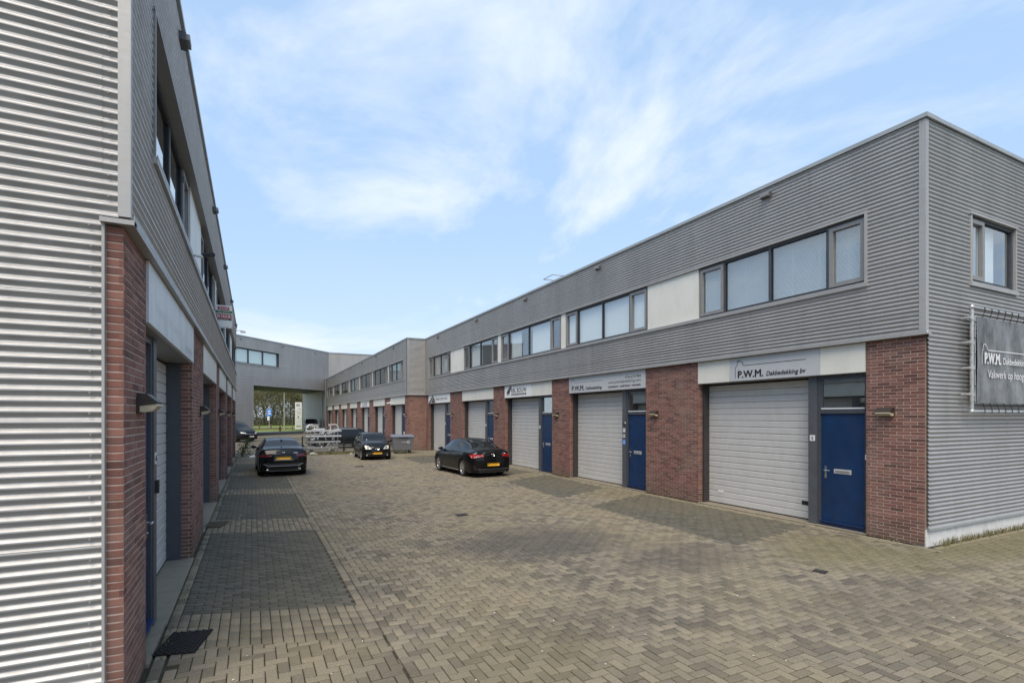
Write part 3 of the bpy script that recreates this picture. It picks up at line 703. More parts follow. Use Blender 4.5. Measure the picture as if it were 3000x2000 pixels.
# banner in tube frame on the right end wall
bf = thing('banner_frame', (13.5, 4.68, 2.34), 'galvanised tube frame holding a grey roofing company banner on the end wall', 'banner')
FB = Fr('b', (0, 4.68, 0), (1, 0, 0), (0, -1, 0)); X0, X1, Z0, Z1 = 11.60, 15.6, 2.34, 4.22
mb = MB(); mb.tube(FB(X0, 0, Z0), FB(X0, 0, Z1), .030, 12); mb.tube(FB(X1, 0, Z0), FB(X1, 0, Z1), .030, 12); mb.tube(FB(X0, 0, Z0), FB(X1, 0, Z0), .030, 12); mb.tube(FB(X0, 0, Z1), FB(X1, 0, Z1), .030, 12)
mb.build('tube_frame', 'galvanised', bf)
for x in (X0, X1):
    for z in (Z0, Z1):
        mb = MB(); mb.lathe([(0.001, -.045), (.036, -.03), (.042, 0), (.036, .03), (.001, .045)], FB(x, 0, z), (0, 0, 1), 12); mb.build('elbow', 'galvanised', bf)
for z in (2.65, 3.12, 3.58, 4.02):
    mb = MB(); mb.tube(FB(X0, 0, z - .035), FB(X0, 0, z + .035), .037, 12); mb.tube(FB(X0 - .03, 0, z), FB(X0 - .12, -.02, z), .014, 8); mb.tube(FB(X0 - .12, -.1, z), FB(X0 - .12, .03, z), .022, 8); mb.build('clamp', 'galvanised', bf)
mb = MB(); nx, nz = 30, 14; g = []
for j in range(nz + 1):
    for i in range(nx + 1):
        u, v = i / nx, j / nz; g.append(FB(11.77 + u * 3.66, .002 + .012 * math.sin(u * 23 + v * 3) * (1 - abs(2 * v - 1)), 2.50 + v * 1.57))
mb.add(g, [(j * (nx + 1) + i, j * (nx + 1) + i + 1, (j + 1) * (nx + 1) + i + 1, (j + 1) * (nx + 1) + i) for j in range(nz) for i in range(nx)], 0, True); mb.build('banner_sheet', 'banner', bf)
mb = MB(); mb.box(11.755, 15.445, -.022, -.014, 2.485, 2.505, FB); mb.box(11.755, 15.445, -.022, -.014, 4.062, 4.085, FB); mb.box(11.755, 11.772, -.022, -.012, 2.5, 4.07, FB); mb.build('hem', 'sign_grey', bf)
mb = MB(); logo(mb, FB, 11.93, 3.22, .72, .020, 1, .016, 3.8); text(mb, 'P.W.M.', FB, 12.02, 3.225, .62, .20, .021, 1, .05); text(mb, 'Dakbedekking', FB, 12.74, 3.235, .95, .125, .021, 1, .02); text(mb, 'Vakwerk op hoog niveau', FB, 12.16, 2.965, 2.0, .15, .021, 1, .0, .1)
mb.build('lettering', 'ink_white', bf)
for i in range(14):
    x = 12.0 + i * .27
    for z, z2 in ((Z0, 2.50), (Z1, 4.07)):
        mb = MB(); s_ = 1 if z2 > z else -1; mb.path([FB(x, -.0, z2), FB(x + .01, .034, z + s_ * .02), FB(x, .034, z - s_ * .02), FB(x - .02, -.033, z)], .006, 5); mb.build('elastic_tie', 'black_rubber', bf)
for i in range(6):
    z = 2.5 + i * .29; mb = MB(); mb.path([FB(11.77, 0, z), FB(X0 + .02, .034, z + .01), FB(X0 - .034, .0, z), FB(X0, -.034, z)], .006, 5); mb.build('elastic_tie', 'black_rubber', bf)

# ------------------------------------------------------------------ LEFT ROW
lr = thing('business_unit_building', (XL - 6, 20, 0), 'corrugated grey building with brick piers at the left, seen very close at its corner', 'building')
OPL = [(5.66, 9.66), (11.70, 15.70), (17.1, 21.2), (22.5, 26.6), (28.5, 32.4)]
BL = Bricks(); ends = [4.77] + [v for ab in OPL for v in ab] + [33.3]
for a, b in zip(ends[0::2], ends[1::2]): BL.wall(FL, a, b, 0, BH)
BL.wall(FLE, -.965, XL, .18, BH, 1, depth=.1)
for i, (a, b) in enumerate(OPL): unit_opening(lr, FL, a, b, BL, i < 2)
BL.build(lr, 300)
OL = .045; XCL = XL + OL; ZTL = 7.22; _k = (ZS, ZH); ZS, ZH = 4.66, 6.0; YCL = 4.77 - .03
cladding(lr, FL, 5.78, 33.3, 3.72, ZS - .03, OL); cladding(lr, FL, 5.78, 33.3, ZH + .03, ZTL, OL); cladding(lr, FL, YCL + .005, 5.78, 3.72, ZTL, OL)
cladding(lr, FL, 33.0, 33.3, ZS - .03, ZH + .03, OL)
cladding(lr, FLE, -.985, XCL - .07, 3.72, ZTL, .03); cladding(lr, FLE, -14, -.985, .31, ZTL, .03)
mb = MB(); mb.box(XCL - .076, XCL + .003, -.02, .036, 3.73, ZTL, FLE); mb.box(YCL - .003, YCL + .006, OL - .05, OL + .004, 3.73, ZTL, FL); mb.build('corner_trim', 'flashing', lr)
mb = MB(); mb.box(-.988, -.970, -.05, .034, .31, 3.70, FLE); mb.build('edge_trim', 'flashing', lr)
mb = MB(); mb.box(YCL - .03, 33.3, -.02, OL + .03, 3.665, 3.70, FL); mb.box(YCL - .03, 33.3, OL + .025, OL + .031, 3.70, 3.735, FL); mb.box(-.995, XCL + .03, -.02, .065, 3.668, 3.703, FLE); mb.build('drip_flashing', 'flashing', lr)
mb = MB(); mb.box(YCL - .03, 33.34, -.3, OL + .035, ZTL + .01, ZTL + .075, FL); mb.box(-14, XCL + .03, -.3, .065, ZTL + .013, ZTL + .072, FLE); mb.build('coping', 'coping', lr)
mb = MB(); mb.box(-14, -.97, -.01, .05, .285, .315, FLE); mb.build('drip_flashing', 'coping', lr)
for k in range(8): mb = MB(); mb.box(-.97 - (k + 1) * .7, -.976 - k * .7, -.15, .0, -.05, .285, FLE); mb.build('plinth_block', 'plinth', lr)
mb = MB(); mb.box(-.976, XL + .002, -.15, .004, -.05, .18, FLE); mb.build('plinth_block', 'concrete', lr)
LW = [WINS[0], WINS[1], WINS[2], WINS[3], WINS[4]]
lbl = [('d', [(5.9, 7.75, 4.7, 5.45), (7.9, 9.1, 4.7, 5.45)]), ('v', [(12.8, 15.5, 4.7, 5.95)]), ('v', [(17.5, 21.2, 4.7, 5.9)]), ('h', [(23.1, 25.9, 4.7, 5.95)]), None]
for i, b in enumerate(LW): window(lr, FL, b, ZS, ZH, -.085, lbl[i], fine=i < 2)
for a, b in ((9.95, 11.90), (26.81, 28.87), (16.39, 16.69), (22.02, 22.32)): m2 = MB(); m2.box(a, b, -.12, -.05, ZS, ZH, FL); m2.build('spandrel_panel', 'cream_panel', lr)
mb = MB(); mb.box(5.76, 33.06, -.09, OL + .030, ZS - .075, ZS - .012, FL); mb.box(5.76, 33.06, OL + .026, OL + .032, ZS - .03, ZS + .004, FL); mb.build('window_sill', 'flashing', lr)
mb = MB(); mb.box(5.76, 33.06, -.09, OL + .012, ZH + .002, ZH + .035, FL); mb.box(5.77, 5.81, -.09, OL + .014, ZS - .01, ZH + .002, FL); mb.build('window_trim', 'frame_grey', lr)
mb = MB(); mb.box(4.85, 33.2, -5, -.17, 4.35, 4.45, FL); mb.box(4.85, 33.2, -5, -.17, 6.1, 6.2, FL); mb.box(4.85, 33.2, -5.1, -5, 4.4, 6.2, FL)
for y in (4.9, 10.9, 16.5, 22.15, 27.8, 33.1): mb.box(y, y + .1, -5, -.17, 4.45, 6.1, FL)
mb.build('room', 'interior', lr)
mb = MB(); mb.box(4.82, 33.25, -.66, -.012, 3.61, 3.735, FL); mb.box(-1.6, XL - .02, -.2, -.02, 3.6, 3.74, FLE); mb.build('light_gap_filler', 'jamb_brown', lr)  # hidden strip added to block the bright gap under the flashing
mb = MB(); mb.box(4.9, 33.25, -.62, -.57, 0, 3.7, FL); mb.build('inner_wall', 'interior', lr)
mb = MB(); mb.box(4.8, 33.3, -12, -.02, ZTL - .25, ZTL - .02, FL); mb.build('roof', 'roof_felt', lr)
m_ = MB(); m_.box(-14, XL - .01, 0, .1, 0, ZTL, Fr('q', (0, 33.2, 0), (1, 0, 0), (0, 1, 0))); m_.build('back_wall', 'cladding', lr)
mb = MB(); screws(mb, FLE, [-.985 - .07], .33, 3.7, .0305, 2, .008); screws(mb, FLE, [XCL - .13], 3.75, ZTL, .0305, 2, .008); screws(mb, FLE, [-2.2], .33, ZTL, .0305, 2, .008)
tag(mb.build('screw', 'frame_grey', lr), kind='stuff')
for a, b in OPL[1:]: fascia(lr, FL, a + .005, b - .005)
sg = thing('company_sign', FL(7.6, 0, 3.1), 'weathered white sign board with faded lettering over the nearest left door', 'sign')
mb = MB(); mb.box(5.665, 7.80, -.04, .022, 3.10, 3.655, FL); mb.box(7.804, 9.655, -.04, .022, 3.10, 3.655, FL); mb.build('sign_board', 'white_panel', sg)
mb = MB(); text(mb, 'Kleur het leven', FL, 6.05, 3.25, 1.9, .14, .0225, 1, 0); text(mb, 'BOUWVERF', FL, 8.6, 3.17, .8, .08, .025, 1, .0); mb.build('lettering', 'ghost_ink', sg)
for i, y in enumerate((5.36, 11.15, 16.8, 22.2, 27.9)): wall_lamp(FL, y, ['large black bulkhead lamp with yellowed lens on the nearest left brick pier', 'second black bulkhead lamp along the left row, by the far door mat', 'third bulkhead lamp along the left row', 'fourth bulkhead lamp along the left row', 'farthest bulkhead lamp along the left row'][i], 2.36)
number_sign(FL, 6.77, 1.80, '16', 'narrow white number plate on the post of the nearest left door', sgn=1)
mb = MB(); mb.box(6.74, 6.81, -.083, -.05, 1.42, 1.56, FL); tag(mb.build('key_reader', 'black_plastic'), 'black key reader on the post of the nearest left door', 'key reader')
# security camera on the left sill
t = thing('security_camera', (-.76, 8.9, 4.62), 'black security camera on a bracket at the left upstairs window sill', 'camera')
mb = MB(); mb.tube((-.79, 8.9, 4.62), (-.66, 8.9, 4.60), .022, 8); mb.lathe([(.03, 0), (.03, .02), (.001, .03)], (-.80, 8.9, 4.62), (1, 0, 0), 10); mb.build('bracket', 'white_plastic', t)
mb = MB(); mb.tube((-.64, 9.0, 4.66), (-.52, 8.72, 4.60), .036, 10); mb.build('camera_body', 'black_plastic', t)
for i, y in enumerate((7.75, 13.8, 18.9, 24.4, 30.6)): scupper(FL, y, 7.0, OL, f'{ordn[i]} grey overflow box under the left roof edge, counted from the camera')
# for sale board
FS = Fr('fs', (0, 16.2, 0), (1, 0, 0), (0, -1, 0))
t = thing('sale_board', (-.7, 16.2, 4.66), 'red, green and white TE KOOP TE HUUR board sticking out from the left facade', 'sign')
mb = MB(); mb.box(-.90, -.50, -.012, .004, 4.66, 5.28, FS); mb.build('board', 'sign_white', t)
mb = MB(); mb.box(-.85, -.57, .004, .006, 5.15, 5.24, FS, 0); mb.box(-.90, -.505, .004, .006, 5.065, 5.135, FS, 1); mb.box(-.895, -.515, .004, .006, 4.915, 5.045, FS, 0); mb.box(-.895, -.515, .004, .006, 4.875, 4.91, FS, 2); mb.build('printed_band', 'sign_red sign_green ink_black', t)
mb = MB(); text(mb, 'TE KOOP', FS, -.82, 5.17, .23, .05, .008, 1, .03); text(mb, '0174 - 63 67 30', FS, -.85, 5.085, .28, .032, .008, 1, .02); text(mb, 'TE HUUR', FS, -.88, 4.94, .34, .08, .008, 1, .03); text(mb, 'VAN BAAR', FS, -.83, 4.883, .25, .02, .008, 1, .01)
text(mb, 'www.vanbaar.nl', FS, -.84, 4.675, .32, .02, .008, 1, .01, 0, 1); mb.build('lettering', 'ink_white ink_black', t)
mb = MB(); mb.tube((-.98, 16.22, 5.2), (-.5, 16.22, 5.2), .012, 6); mb.build('bracket', 'aluminium', t)
t = thing('floodlight', (-.7, 33.2, 7.2), 'small floodlight arm on the far end of the left roof edge', 'floodlight')
mb = MB(); mb.tube((-.85, 33.2, 7.1), (-.45, 33.2, 7.12), .02, 6); mb.build('arm', 'galvanised', t); mb = MB(); mb.box(-.62, -.35, 33.1, 33.3, 7.0, 7.08); mb.build('lamp_head', 'galvanised', t)
ZS, ZH = _k
# ------------------------------------------------------------------ FAR ROW (stepped forward)
fr_ = thing('business_unit_building', (XF + 6, 55, 0), 'farther corrugated unit row stepping forward beyond the bin, running to the gate building', 'building')
OPF = [(34.65, 38.76), (40.64, 44.78), (46.6, 50.73), (52.62, 56.8), (58.6, 62.76), (64.6, 68.7), (70.5, 75.0)]
BF = Bricks(); ends = [33.84] + [v for ab in OPF for v in ab] + [76.0]
for a, b in zip(ends[0::2], ends[1::2]): BF.wall(FF, a, b, 0, BH)
BF.wall(FST, XF, XR, 0, BH, 1)
for i, (a, b) in enumerate(OPF): unit_opening(fr_, FF, a, b, BF, False); fascia(fr_, FF, a + .005, b - .005, 'cream_panel' if i not in (2, 6) else 'sign_white', 3.10)
BF.build(fr_, 300)
YS = 33.84 - .05
cladding(fr_, FF, YS + .1, 76, 3.72, ZS - .03, OC, 12); cladding(fr_, FF, YS + .1, 76, ZH + .03, ZT, OC, 12); cladding(fr_, FF, YS + .1, 34.66, ZS - .03, ZH + .03, OC)
cladding(fr_, FST, XF - OC + .1, XR - OC, 3.72, ZT, .05)
mb = MB(); mb.box(XF - OC - .005, XF - OC + .1, -.05, .057, 3.70, ZT, FST); mb.box(YS - .006, YS + .1, OC - .1, OC + .005, 3.70, ZT, FF); mb.box(XR - OC - .05, XR - OC + .0, .04, .10, 3.70, ZT, FST); mb.build('corner_trim', 'flashing', fr_)
mb = MB(); mb.box(YS - .03, 76, -.02, OC + .035, 3.665, 3.725, FF); mb.box(XF - OC - .03, XR - OC, -.02, .085, 3.668, 3.722, FST); mb.build('drip_flashing', 'flashing', fr_)
mb = MB(); mb.box(YS - .04, 76, -.3, OC + .035, ZT + .01, ZT + .085, FF); mb.box(XF - OC - .03, XR + .3, -.3, .085, ZT + .013, ZT + .088, FST); mb.build('coping', 'coping', fr_)
bnd = [34.7, 39.45, 45.3, 51.3, 57.2, 63.2, 69.2, 75.2]
for i, (a, b) in enumerate(zip(bnd, bnd[1:])):
    b -= .22; m = (a + b) / 2
    window(fr_, FF, [(a, a + .8, 'c'), (a + .8, m, 'f'), (m, b - .85, 'f'), (b - .85, b, 'c')], ZS, ZH, W0, ('h', [(a + .9, b - .9, 4.9, 6.0)]) if i % 3 == 0 else None, fine=False)
    m2 = MB(); m2.box(b + .01, b + .21, -.05, .03, ZS, ZH, FF); m2.build('spandrel_panel', 'cream_panel', fr_)
strip_trim(fr_, FF, 34.7, 75.6, OC)
mb = MB(); mb.box(33.9, 76, -5, -.16, 4.45, 4.55, FF); mb.box(33.9, 76, -5, -.16, 6.2, 6.3, FF); mb.box(33.9, 76, -5.1, -5, 4.5, 6.3, FF); mb.box(33.9, 34, -5, -.16, 4.5, 6.2, FF)
for y in bnd[1:]: mb.box(y - .15, y - .05, -5, -.16, 4.55, 6.2, FF)
mb.build('room', 'interior', fr_)
mb = MB(); mb.box(33.9, 76, -.66, -.012, 3.61, 3.735, FF); mb.box(XF + .05, XR, -.2, -.012, 3.6, 3.74, FST); mb.build('light_gap_filler', 'jamb_brown', fr_)  # same added strip, keeps light out above the far bricks
mb = MB(); mb.box(33.95, 76, -.62, -.57, 0, 3.7, FF); mb.build('inner_wall', 'interior', fr_)
mb = MB(); mb.box(33.9, 76, -12, -.02, ZT - .25, ZT - .02, FF); mb.build('roof', 'roof_felt', fr_)
for i, (a, b) in enumerate(OPF): wall_lamp(FF, a - .35, f'{ordn[i]} bulkhead lamp along the farther stepped row, counted from the grey bin')
for i, y in enumerate((37.5, 43.5, 49.6, 55.6, 61.6, 67.5)): scupper(FF, y, 7.2, OC, f'{ordn[i]} overflow box under the farther roof edge, counted from the step')
sg = thing('company_sign', FF(48.7, 0, 3.2), 'white sign with grey boxed letters over the third garage of the farther row', 'sign')
mb = MB(); text(mb, 'LVI', FF, 49.6, 3.2, 1.9, .32, .016, -1, .03); mb.box(47.4, 49.9, .013, .018, 3.14, 3.165, FF); mb.build('lettering', 'ink_grey', sg)
mb = MB(); mb.tube(FF(37.9, .01, 3.2), FF(37.9, .22, 3.25), .035, 8); mb.tube(FF(37.9, .22, 3.25), FF(38.3, .35, 3.2), .06, 8); tag(mb.build('security_camera', 'white_plastic'), 'white security camera on the first cream panel of the farther row', 'camera')
# downpipe in the last corner
mb = MB(); mb.tube((9.0, 75.3, 0), (9.0, 75.3, 7.2), .07, 10); tag(mb.build('downpipe', 'frame_grey'), 'grey downpipe in the corner where the far row meets the gate building', 'pipe')

# ------------------------------------------------------------------ GATE BUILDING
gb = thing('gate_building', (0, 75, 0), 'tall grey ribbed building with a drive-through passage closing the yard', 'building')
P1 = np.array((.04, 65.9)); P2 = np.array((9.3, 76.15)); gd = (P2 - P1) / np.linalg.norm(P2 - P1); gn = np.array((gd[1], -gd[0]))
FG = Fr('gate', (P1[0], P1[1], 0), (gd[0], gd[1], 0), (gn[0], gn[1], 0)); LG = float(np.linalg.norm(P2 - P1))
GT, GO = 11.1, 5.83
def ribs(mb, fr, s0, s1, z0, z1, o=0.0, pitch=.30, dep=.025):
    pts = []; z = z0
    while z < z1 - 1e-6:
        pts += [(z, o), (min(z + pitch - .03, z1), o), (min(z + pitch - .022, z1), o - dep), (min(z + pitch - .006, z1), o - dep)]; z += pitch
    pts = [p for i, p in enumerate(pts) if i == 0 or p[0] > pts[i - 1][0] + 1e-5] + [(z1, o)]
    mb.strip([fr(s0, b, a) for a, b in pts], [fr(s1, b, a) for a, b in pts])
def gpanel(s0, s1, z0, z1, o=0.0, fr=None):
    n = max(1, int(round((s1 - s0) / 5.5))); m_ = max(1, int(round((z1 - z0) / 2.4)))
    for i in range(n):
        for j in range(m_):
            mb = MB(); ribs(mb, fr or FG, s0 + (s1 - s0) * i / n + .01, s0 + (s1 - s0) * (i + 1) / n, z0 + (z1 - z0) * j / m_ + .004, z0 + (z1 - z0) * (j + 1) / m_, o); mb.build('wall_panel', 'gate_cladding', gb)

gw0, gw1, gwa, gwb = 8.19, 9.82, -4.77, 4.21
gpanel(-13, gwa, 5.83, GT); gpanel(gwa, gwb, 5.83, gw0 - .06); gpanel(gwa, gwb, gw1 + .05, GT); gpanel(gwb, 14.1, 5.83, GT); gpanel(-13, 0, 0, 5.82)
mb = MB(); mb.box(-13, 14.1, -.4, .05, GT, GT + .12, FG); mb.build('coping', 'coping', gb)
mb = MB(); mb.box(-.02, .06, -.1, .03, 0, 5.83, FG); mb.box(-.02, 14, -.1, .03, 5.80, 5.90, FG); mb.build('opening_trim', 'flashing', gb)
mb = MB(); mb.box(gwa, gwb, -.25, -.15, gw0, gw0 + .09, FG); mb.box(gwa, gwb, -.25, -.15, gw1 - .09, gw1, FG)
for x in (gwa, -2.77, -.53, 1.71, gwb): mb.box(x - .06, x + .06, -.25, -.13, gw0, gw1, FG)
mb.box(gwb - .04, gwb, -.25, .01, gw0, gw1, FG); mb.box(gwa, gwb, -.25, .01, gw1, gw1 + .05, FG)
gwin = mb.build('window', 'frame_dark', gb)
for a, b in ((gwa, -2.77), (-2.77, -.53), (-.53, 1.71), (1.71, gwb)):
    q_ = [FG(a + .06, -.2, gw0 + .09), FG(b - .06, -.2, gw0 + .09), FG(b - .06, -.2, gw1 - .09), FG(a + .06, -.2, gw1 - .09)]
    if np.dot(np.cross(q_[1] - q_[0], q_[3] - q_[0]), FG.n) < 0: q_ = q_[::-1]
    mb = MB(); mb.quad(*q_); mb.build('pane', 'glass_frost', gwin)
mb = MB(); mb.box(gwa - .05, gwb + .08, -.02, .07, gw0 - .07, gw0, FG); mb.build('window_sill', 'flashing', gb)
mb = MB(); mb.box(gwa, gwb, -.32, -.30, gw0, gw1, FG); mb.build('blind', 'blind', gwin)
# body behind the face: roof and soffit of the passage, its walls and far face
def gpt(t_, dy, z): return (P1[0] + gd[0] * t_, P1[1] + gd[1] * t_ + dy, z)
DP = 14.5
mb = MB()
def slab(t0, t1, y0, y1, z0, z1, mat=0):
    v = [gpt(t, y, z) for z in (z0, z1) for y in (y0, y1) for t in (t0, t1)]
    mb.add(v, [(0, 2, 3, 1), (4, 5, 7, 6), (0, 1, 5, 4), (2, 6, 7, 3), (0, 4, 6, 2), (1, 3, 7, 5)], mat)
slab(-12.9, 14.2, .9, DP, 5.86, GT - .1); mb.build('upper_storey', 'gate_cladding', gb)
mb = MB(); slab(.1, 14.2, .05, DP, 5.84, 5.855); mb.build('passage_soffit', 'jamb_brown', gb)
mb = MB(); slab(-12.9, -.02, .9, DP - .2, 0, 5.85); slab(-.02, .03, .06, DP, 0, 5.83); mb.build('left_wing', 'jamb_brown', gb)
# right wall of the passage, light cladding with a rainwater strip
FW = Fr('pw', (9.15, 76.2, 0), (-.16, .987, 0), (-.987, -.16, 0))
for k in range(4): mb = MB(); ribs(mb, FW, k * 3.1, (k + 1) * 3.1 - .01, 0, 5.83); mb.build('wall_panel', 'gate_cladding', gb)
mb = MB(); mb.box(1.6, 1.72, 0, .08, 0, 5.8, FW); mb.box(12.35, 12.5, -.2, .06, 0, 5.83, FW); mb.build('edge_trim', 'flashing', gb)
mb = MB(); mb.box(0, 12.4, -3, -.04, 0, 5.84, FW); mb.build('right_wing', 'gate_cladding', gb)
# wing that runs on behind the far row
FG2 = Fr('gate2', (9.55, 76.45, 0), (1, 0, 0), (0, -1, 0))
for a in range(4):
    for b in range(2): mb = MB(); ribs(mb, FG2, a * 7, a * 7 + 6.99, 6.5 + b * 2.3, 6.5 + b * 2.3 + 2.296); mb.build('wall_panel', 'gate_cladding', gb)
mb = MB(); mb.box(-.12, .12, -.1, .05, 6, GT + .1, FG2); mb.build('corner_trim', 'flashing', gb)
mb = MB(); mb.box(0, 28, -10, -.05, 6, GT, FG2); mb.build('rear_volume', 'gate_cladding', gb)
mb = MB(); mb.box(0, 28, -.3, .05, GT, GT + .12, FG2); mb.build('coping', 'coping', gb)
for i, (tt, zz) in enumerate(((-1.78, 10.8), (4.92, 10.8), (11.14, 10.74))): scupper(FG, tt, zz, 0, f'{("left", "middle", "right")[i]} overflow box under the roof edge of the gate building')
mb = MB(); mb.box(8.6, 9.1, 0, .25, 10.1, 10.25, FG2); tag(mb.build('floodlight', 'white_plastic'), 'white floodlight high on the gate building behind the far row', 'floodlight')

# ------------------------------------------------------------------ GROUND
def sheet_poly(name, pts, z, mat, kind='structure'):
    me = bpy.data.meshes.new(name); me.from_pydata([(x, y, z) for x, y in pts], [], [tuple(range(len(pts)))]); me.materials.append(MATS[mat])
    o = bpy.data.objects.new(name, me); COL.objects.link(o); WL[o.name] = np.zeros(3); o['kind'] = kind; return o
def rect(x0, y0, x1, y1): return [(x0, y0), (x1, y0), (x1, y1), (x0, y1)]
sheet_poly('ground', rect(-900, -900, 900, 900), -.13, 'ground_soil')
yard = sheet_poly('yard_paving', rect(-14, -6, 26, 33.2), -.016, 'joint_sand')
sheet_poly('rear_yard', rect(-14, 33.2, 26, 108), -.012, 'far_paving')
sheet_poly('verge', rect(-60, 87, 80, 175), .0, 'grass')
sheet_poly('road', rect(-60, 113, 80, 120), .004, 'asphalt')
def pip(x, y, P):
    ins = np.zeros(x.shape, bool); n = len(P); j = n - 1
    for i in range(n):
        xi, yi = P[i]; xj, yj = P[j]
        c = ((yi > y) != (yj > y)) & (x < (xj - xi) * (y - yi) / (yj - yi + 1e-12) + xi); ins ^= c; j = i
    return ins
SH = .30
BAYS_L = [(-.72, 6.35, 1.0, 11.0), (-.72, 12.3, 1.0, 16.5), (-.72, 17.7, 1.0, 21.9), (-.72, 23.2, 1.0, 27.2)]
BAYS_R = [[(7.57, 6.34), (10.09, 6.87), (10.11, 11.79), (7.62, 10.89)], [(7.65, 12.24), (9.95, 13.35), (10.14, 17.35), (7.84, 16.24)], [(7.5, 17.6), (10.1, 18.4), (10.1, 22.3), (7.6, 21.5)], [(7.2, 24.2), (10.1, 24.9), (10.1, 29.2), (7.4, 28.6)]]
A = .10; PV = []     # x, y, hx, hy, mat(0 tan,1 dark,2 kerb), shear
def herring(x0, y0, x1, y1, keep):
    for i in range(-2, int((x1 - x0) / A) + 2):
        for j in range(-2, int((y1 - y0) / A) + 2):
            m = (i - j) % 4
            if m == 0: cx, cy, hx, hy = x0 + (i + 1) * A, y0 + (j + .5) * A, A, A / 2
            elif m == 3: cx, cy, hx, hy = x0 + (i + .5) * A, y0 + (j + 1) * A, A / 2, A
            else: continue
            ym = keep(cx)
            a, b, c, d = max(cx - hx, x0), min(cx + hx, x1), max(cy - hy, y0), min(cy + hy, min(y1, ym))
            if b - a > .02 and d - c > .02: PV.append(((a + b) / 2, (c + d) / 2, (b - a) / 2, (d - c) / 2, 0, 0))
herring(1.22, .3, 10.16, 33.1, lambda x: 99)
herring(-1.2, .3, 1.22, 6.1, lambda x: 5.4 + max(0, SH * (1.1 - x)) if x > -.7 else 4.7)
herring(10.16, -1.0, 17, 4.55, lambda x: 99)
herring(-1.2, -1.0, 10.16, .3, lambda x: 99)
# soldier row along the edge of the left strip, kerb rows against both facades
y = 5.4
while y < 33: PV.append((1.165, y + .10, .0525, .10, 0, 0)); y += .20
y = 4.76
while y < 33.2: PV.append((-.77, y + .10, .05, .10, 0, 0)); y += .20
y = 4.56
while y < 33.2: PV.append((10.3175, y + .10, .0525, .10, 2, 0)); PV.append((10.2125, y + .15, .0525, .10, 0, 0)); y += .20
x = 10.4
while x < 17: PV.append((x + .10, 4.6025, .10, .0525, 0, 0)); PV.append((x + .14, 4.7075, .10, .0525, 2, 0)); x += .20
# left strip, running bond laid slightly askew; tan soldier courses between the dark bays
yy = 5.4; k = 0
def inbay(y):
    for b in BAYS_L:
        if b[1] <= y + .05 and y + .05 < b[3]: return b
    return None
while yy < 33:
    b = inbay(yy)
    if b is not None:
        x = -.72 - (A if k % 2 else 0)
        while x < 1.1:
            a, c = max(x, -.72), min(x + 2 * A, 1.11)
            if c - a > .04: PV.append(((a + c) / 2, yy + A / 2, (c - a) / 2, A / 2, 1, SH))
            x += 2 * A
        yy += A
    else:
        x = -.72
        while x < 1.10: off = A if int(round((x + .72) / A)) % 2 and not any(abs(yy + 2 * A - q[1]) < .2 or abs(yy - q[3]) < .12 for q in BAYS_L) else 0; PV.append((x + A / 2, yy + A + off * .0, A / 2, A, 0, SH)); x += A
        yy += 2 * A
    k += 1
pv = np.array(PV)
for P in BAYS_R:
    ins = pip(pv[:, 0], pv[:, 1], P) & (pv[:, 4] == 0); pv[ins, 4] = 1
shy = -pv[:, 5] * (pv[:, 0] - 1.1)
n = len(pv)
cxy = np.stack([pv[:, 0], pv[:, 1] + shy], 1)
# drop what would lie inside the right building
ok = ~((cxy[:, 0] > 10.42) & (cxy[:, 1] > 4.83)) & ~((cxy[:, 0] < -.84) & (cxy[:, 1] > 4.75)); pv = pv[ok]; cxy = cxy[ok]; n = len(pv)
dz = np.clip(rng.normal(0, .0016, n), -.004, .004) + .0015 * np.sin(cxy[:, 0] * 1.7) * np.cos(cxy[:, 1] * 1.3)
rv = rng.random(n)
rel = np.concatenate([cxy, np.zeros((n, 1))], 1) - camv; D = rel @ fwd; U = (rel @ rgt) / np.maximum(D, .1) * F_PX; V = CAM_H / np.maximum(D, .1) * F_PX
vis = (D > .5) & (np.abs(U) < 1500) & (V < 780)
order = np.argsort(np.where(vis, D, 1e6))[:300]
near = np.zeros(n, bool); near[order] = True
G_ = .0045
def paver_arrays(idx, cham=.006):
    c = cxy[idx]; hx = pv[idx, 2] - G_; hy = pv[idx, 3] - G_; sh = pv[idx, 5]; m = len(idx)
    tilt = rng.normal(0, .004, (m, 2)); rot = rng.normal(0, .006, m)
    sx = np.array([-1, 1, 1, -1]); sy = np.array([-1, -1, 1, 1]); L = []
    for ins, z in ((0, -.03), (0, -cham * .8), (cham, 0)):
        px = (hx[:, None] - ins) * sx; py = (hy[:, None] - ins) * sy
        X = c[:, :1] + px - py * rot[:, None]; Y = c[:, 1:] + py + px * rot[:, None] - sh[:, None] * px
        Z = z + dz[idx][:, None] + (px * tilt[:, :1] + py * tilt[:, 1:] if z > -.02 else 0 * px); L.append(np.stack([X, Y, Z], 2))
    return np.concatenate(L, 1)      # m,12,3
FT = []
for a in range(4):
    b = (a + 1) % 4; FT += [(a, b, 4 + b, 4 + a), (4 + a, 4 + b, 8 + b, 8 + a)]
FT.append((8, 9, 10, 11)); FT = np.array(FT)
idx = np.where(~near)[0]; Vt = paver_arrays(idx).reshape(-1, 3); m = len(idx)
Fc = (FT[None] + (np.arange(m) * 12)[:, None, None]).reshape(-1, 4)
me = bpy.data.meshes.new('paver_field'); me.vertices.add(len(Vt)); me.vertices.foreach_set('co', Vt.ravel()); me.loops.add(len(Fc) * 4); me.loops.foreach_set('vertex_index', Fc.ravel().astype(np.int32))
me.polygons.add(len(Fc)); me.polygons.foreach_set('loop_start', np.arange(len(Fc)) * 4); me.polygons.foreach_set('loop_total', np.full(len(Fc), 4))
for q in ('paver', 'paver_dark', 'kerb_paver'): me.materials.append(MATS[q])
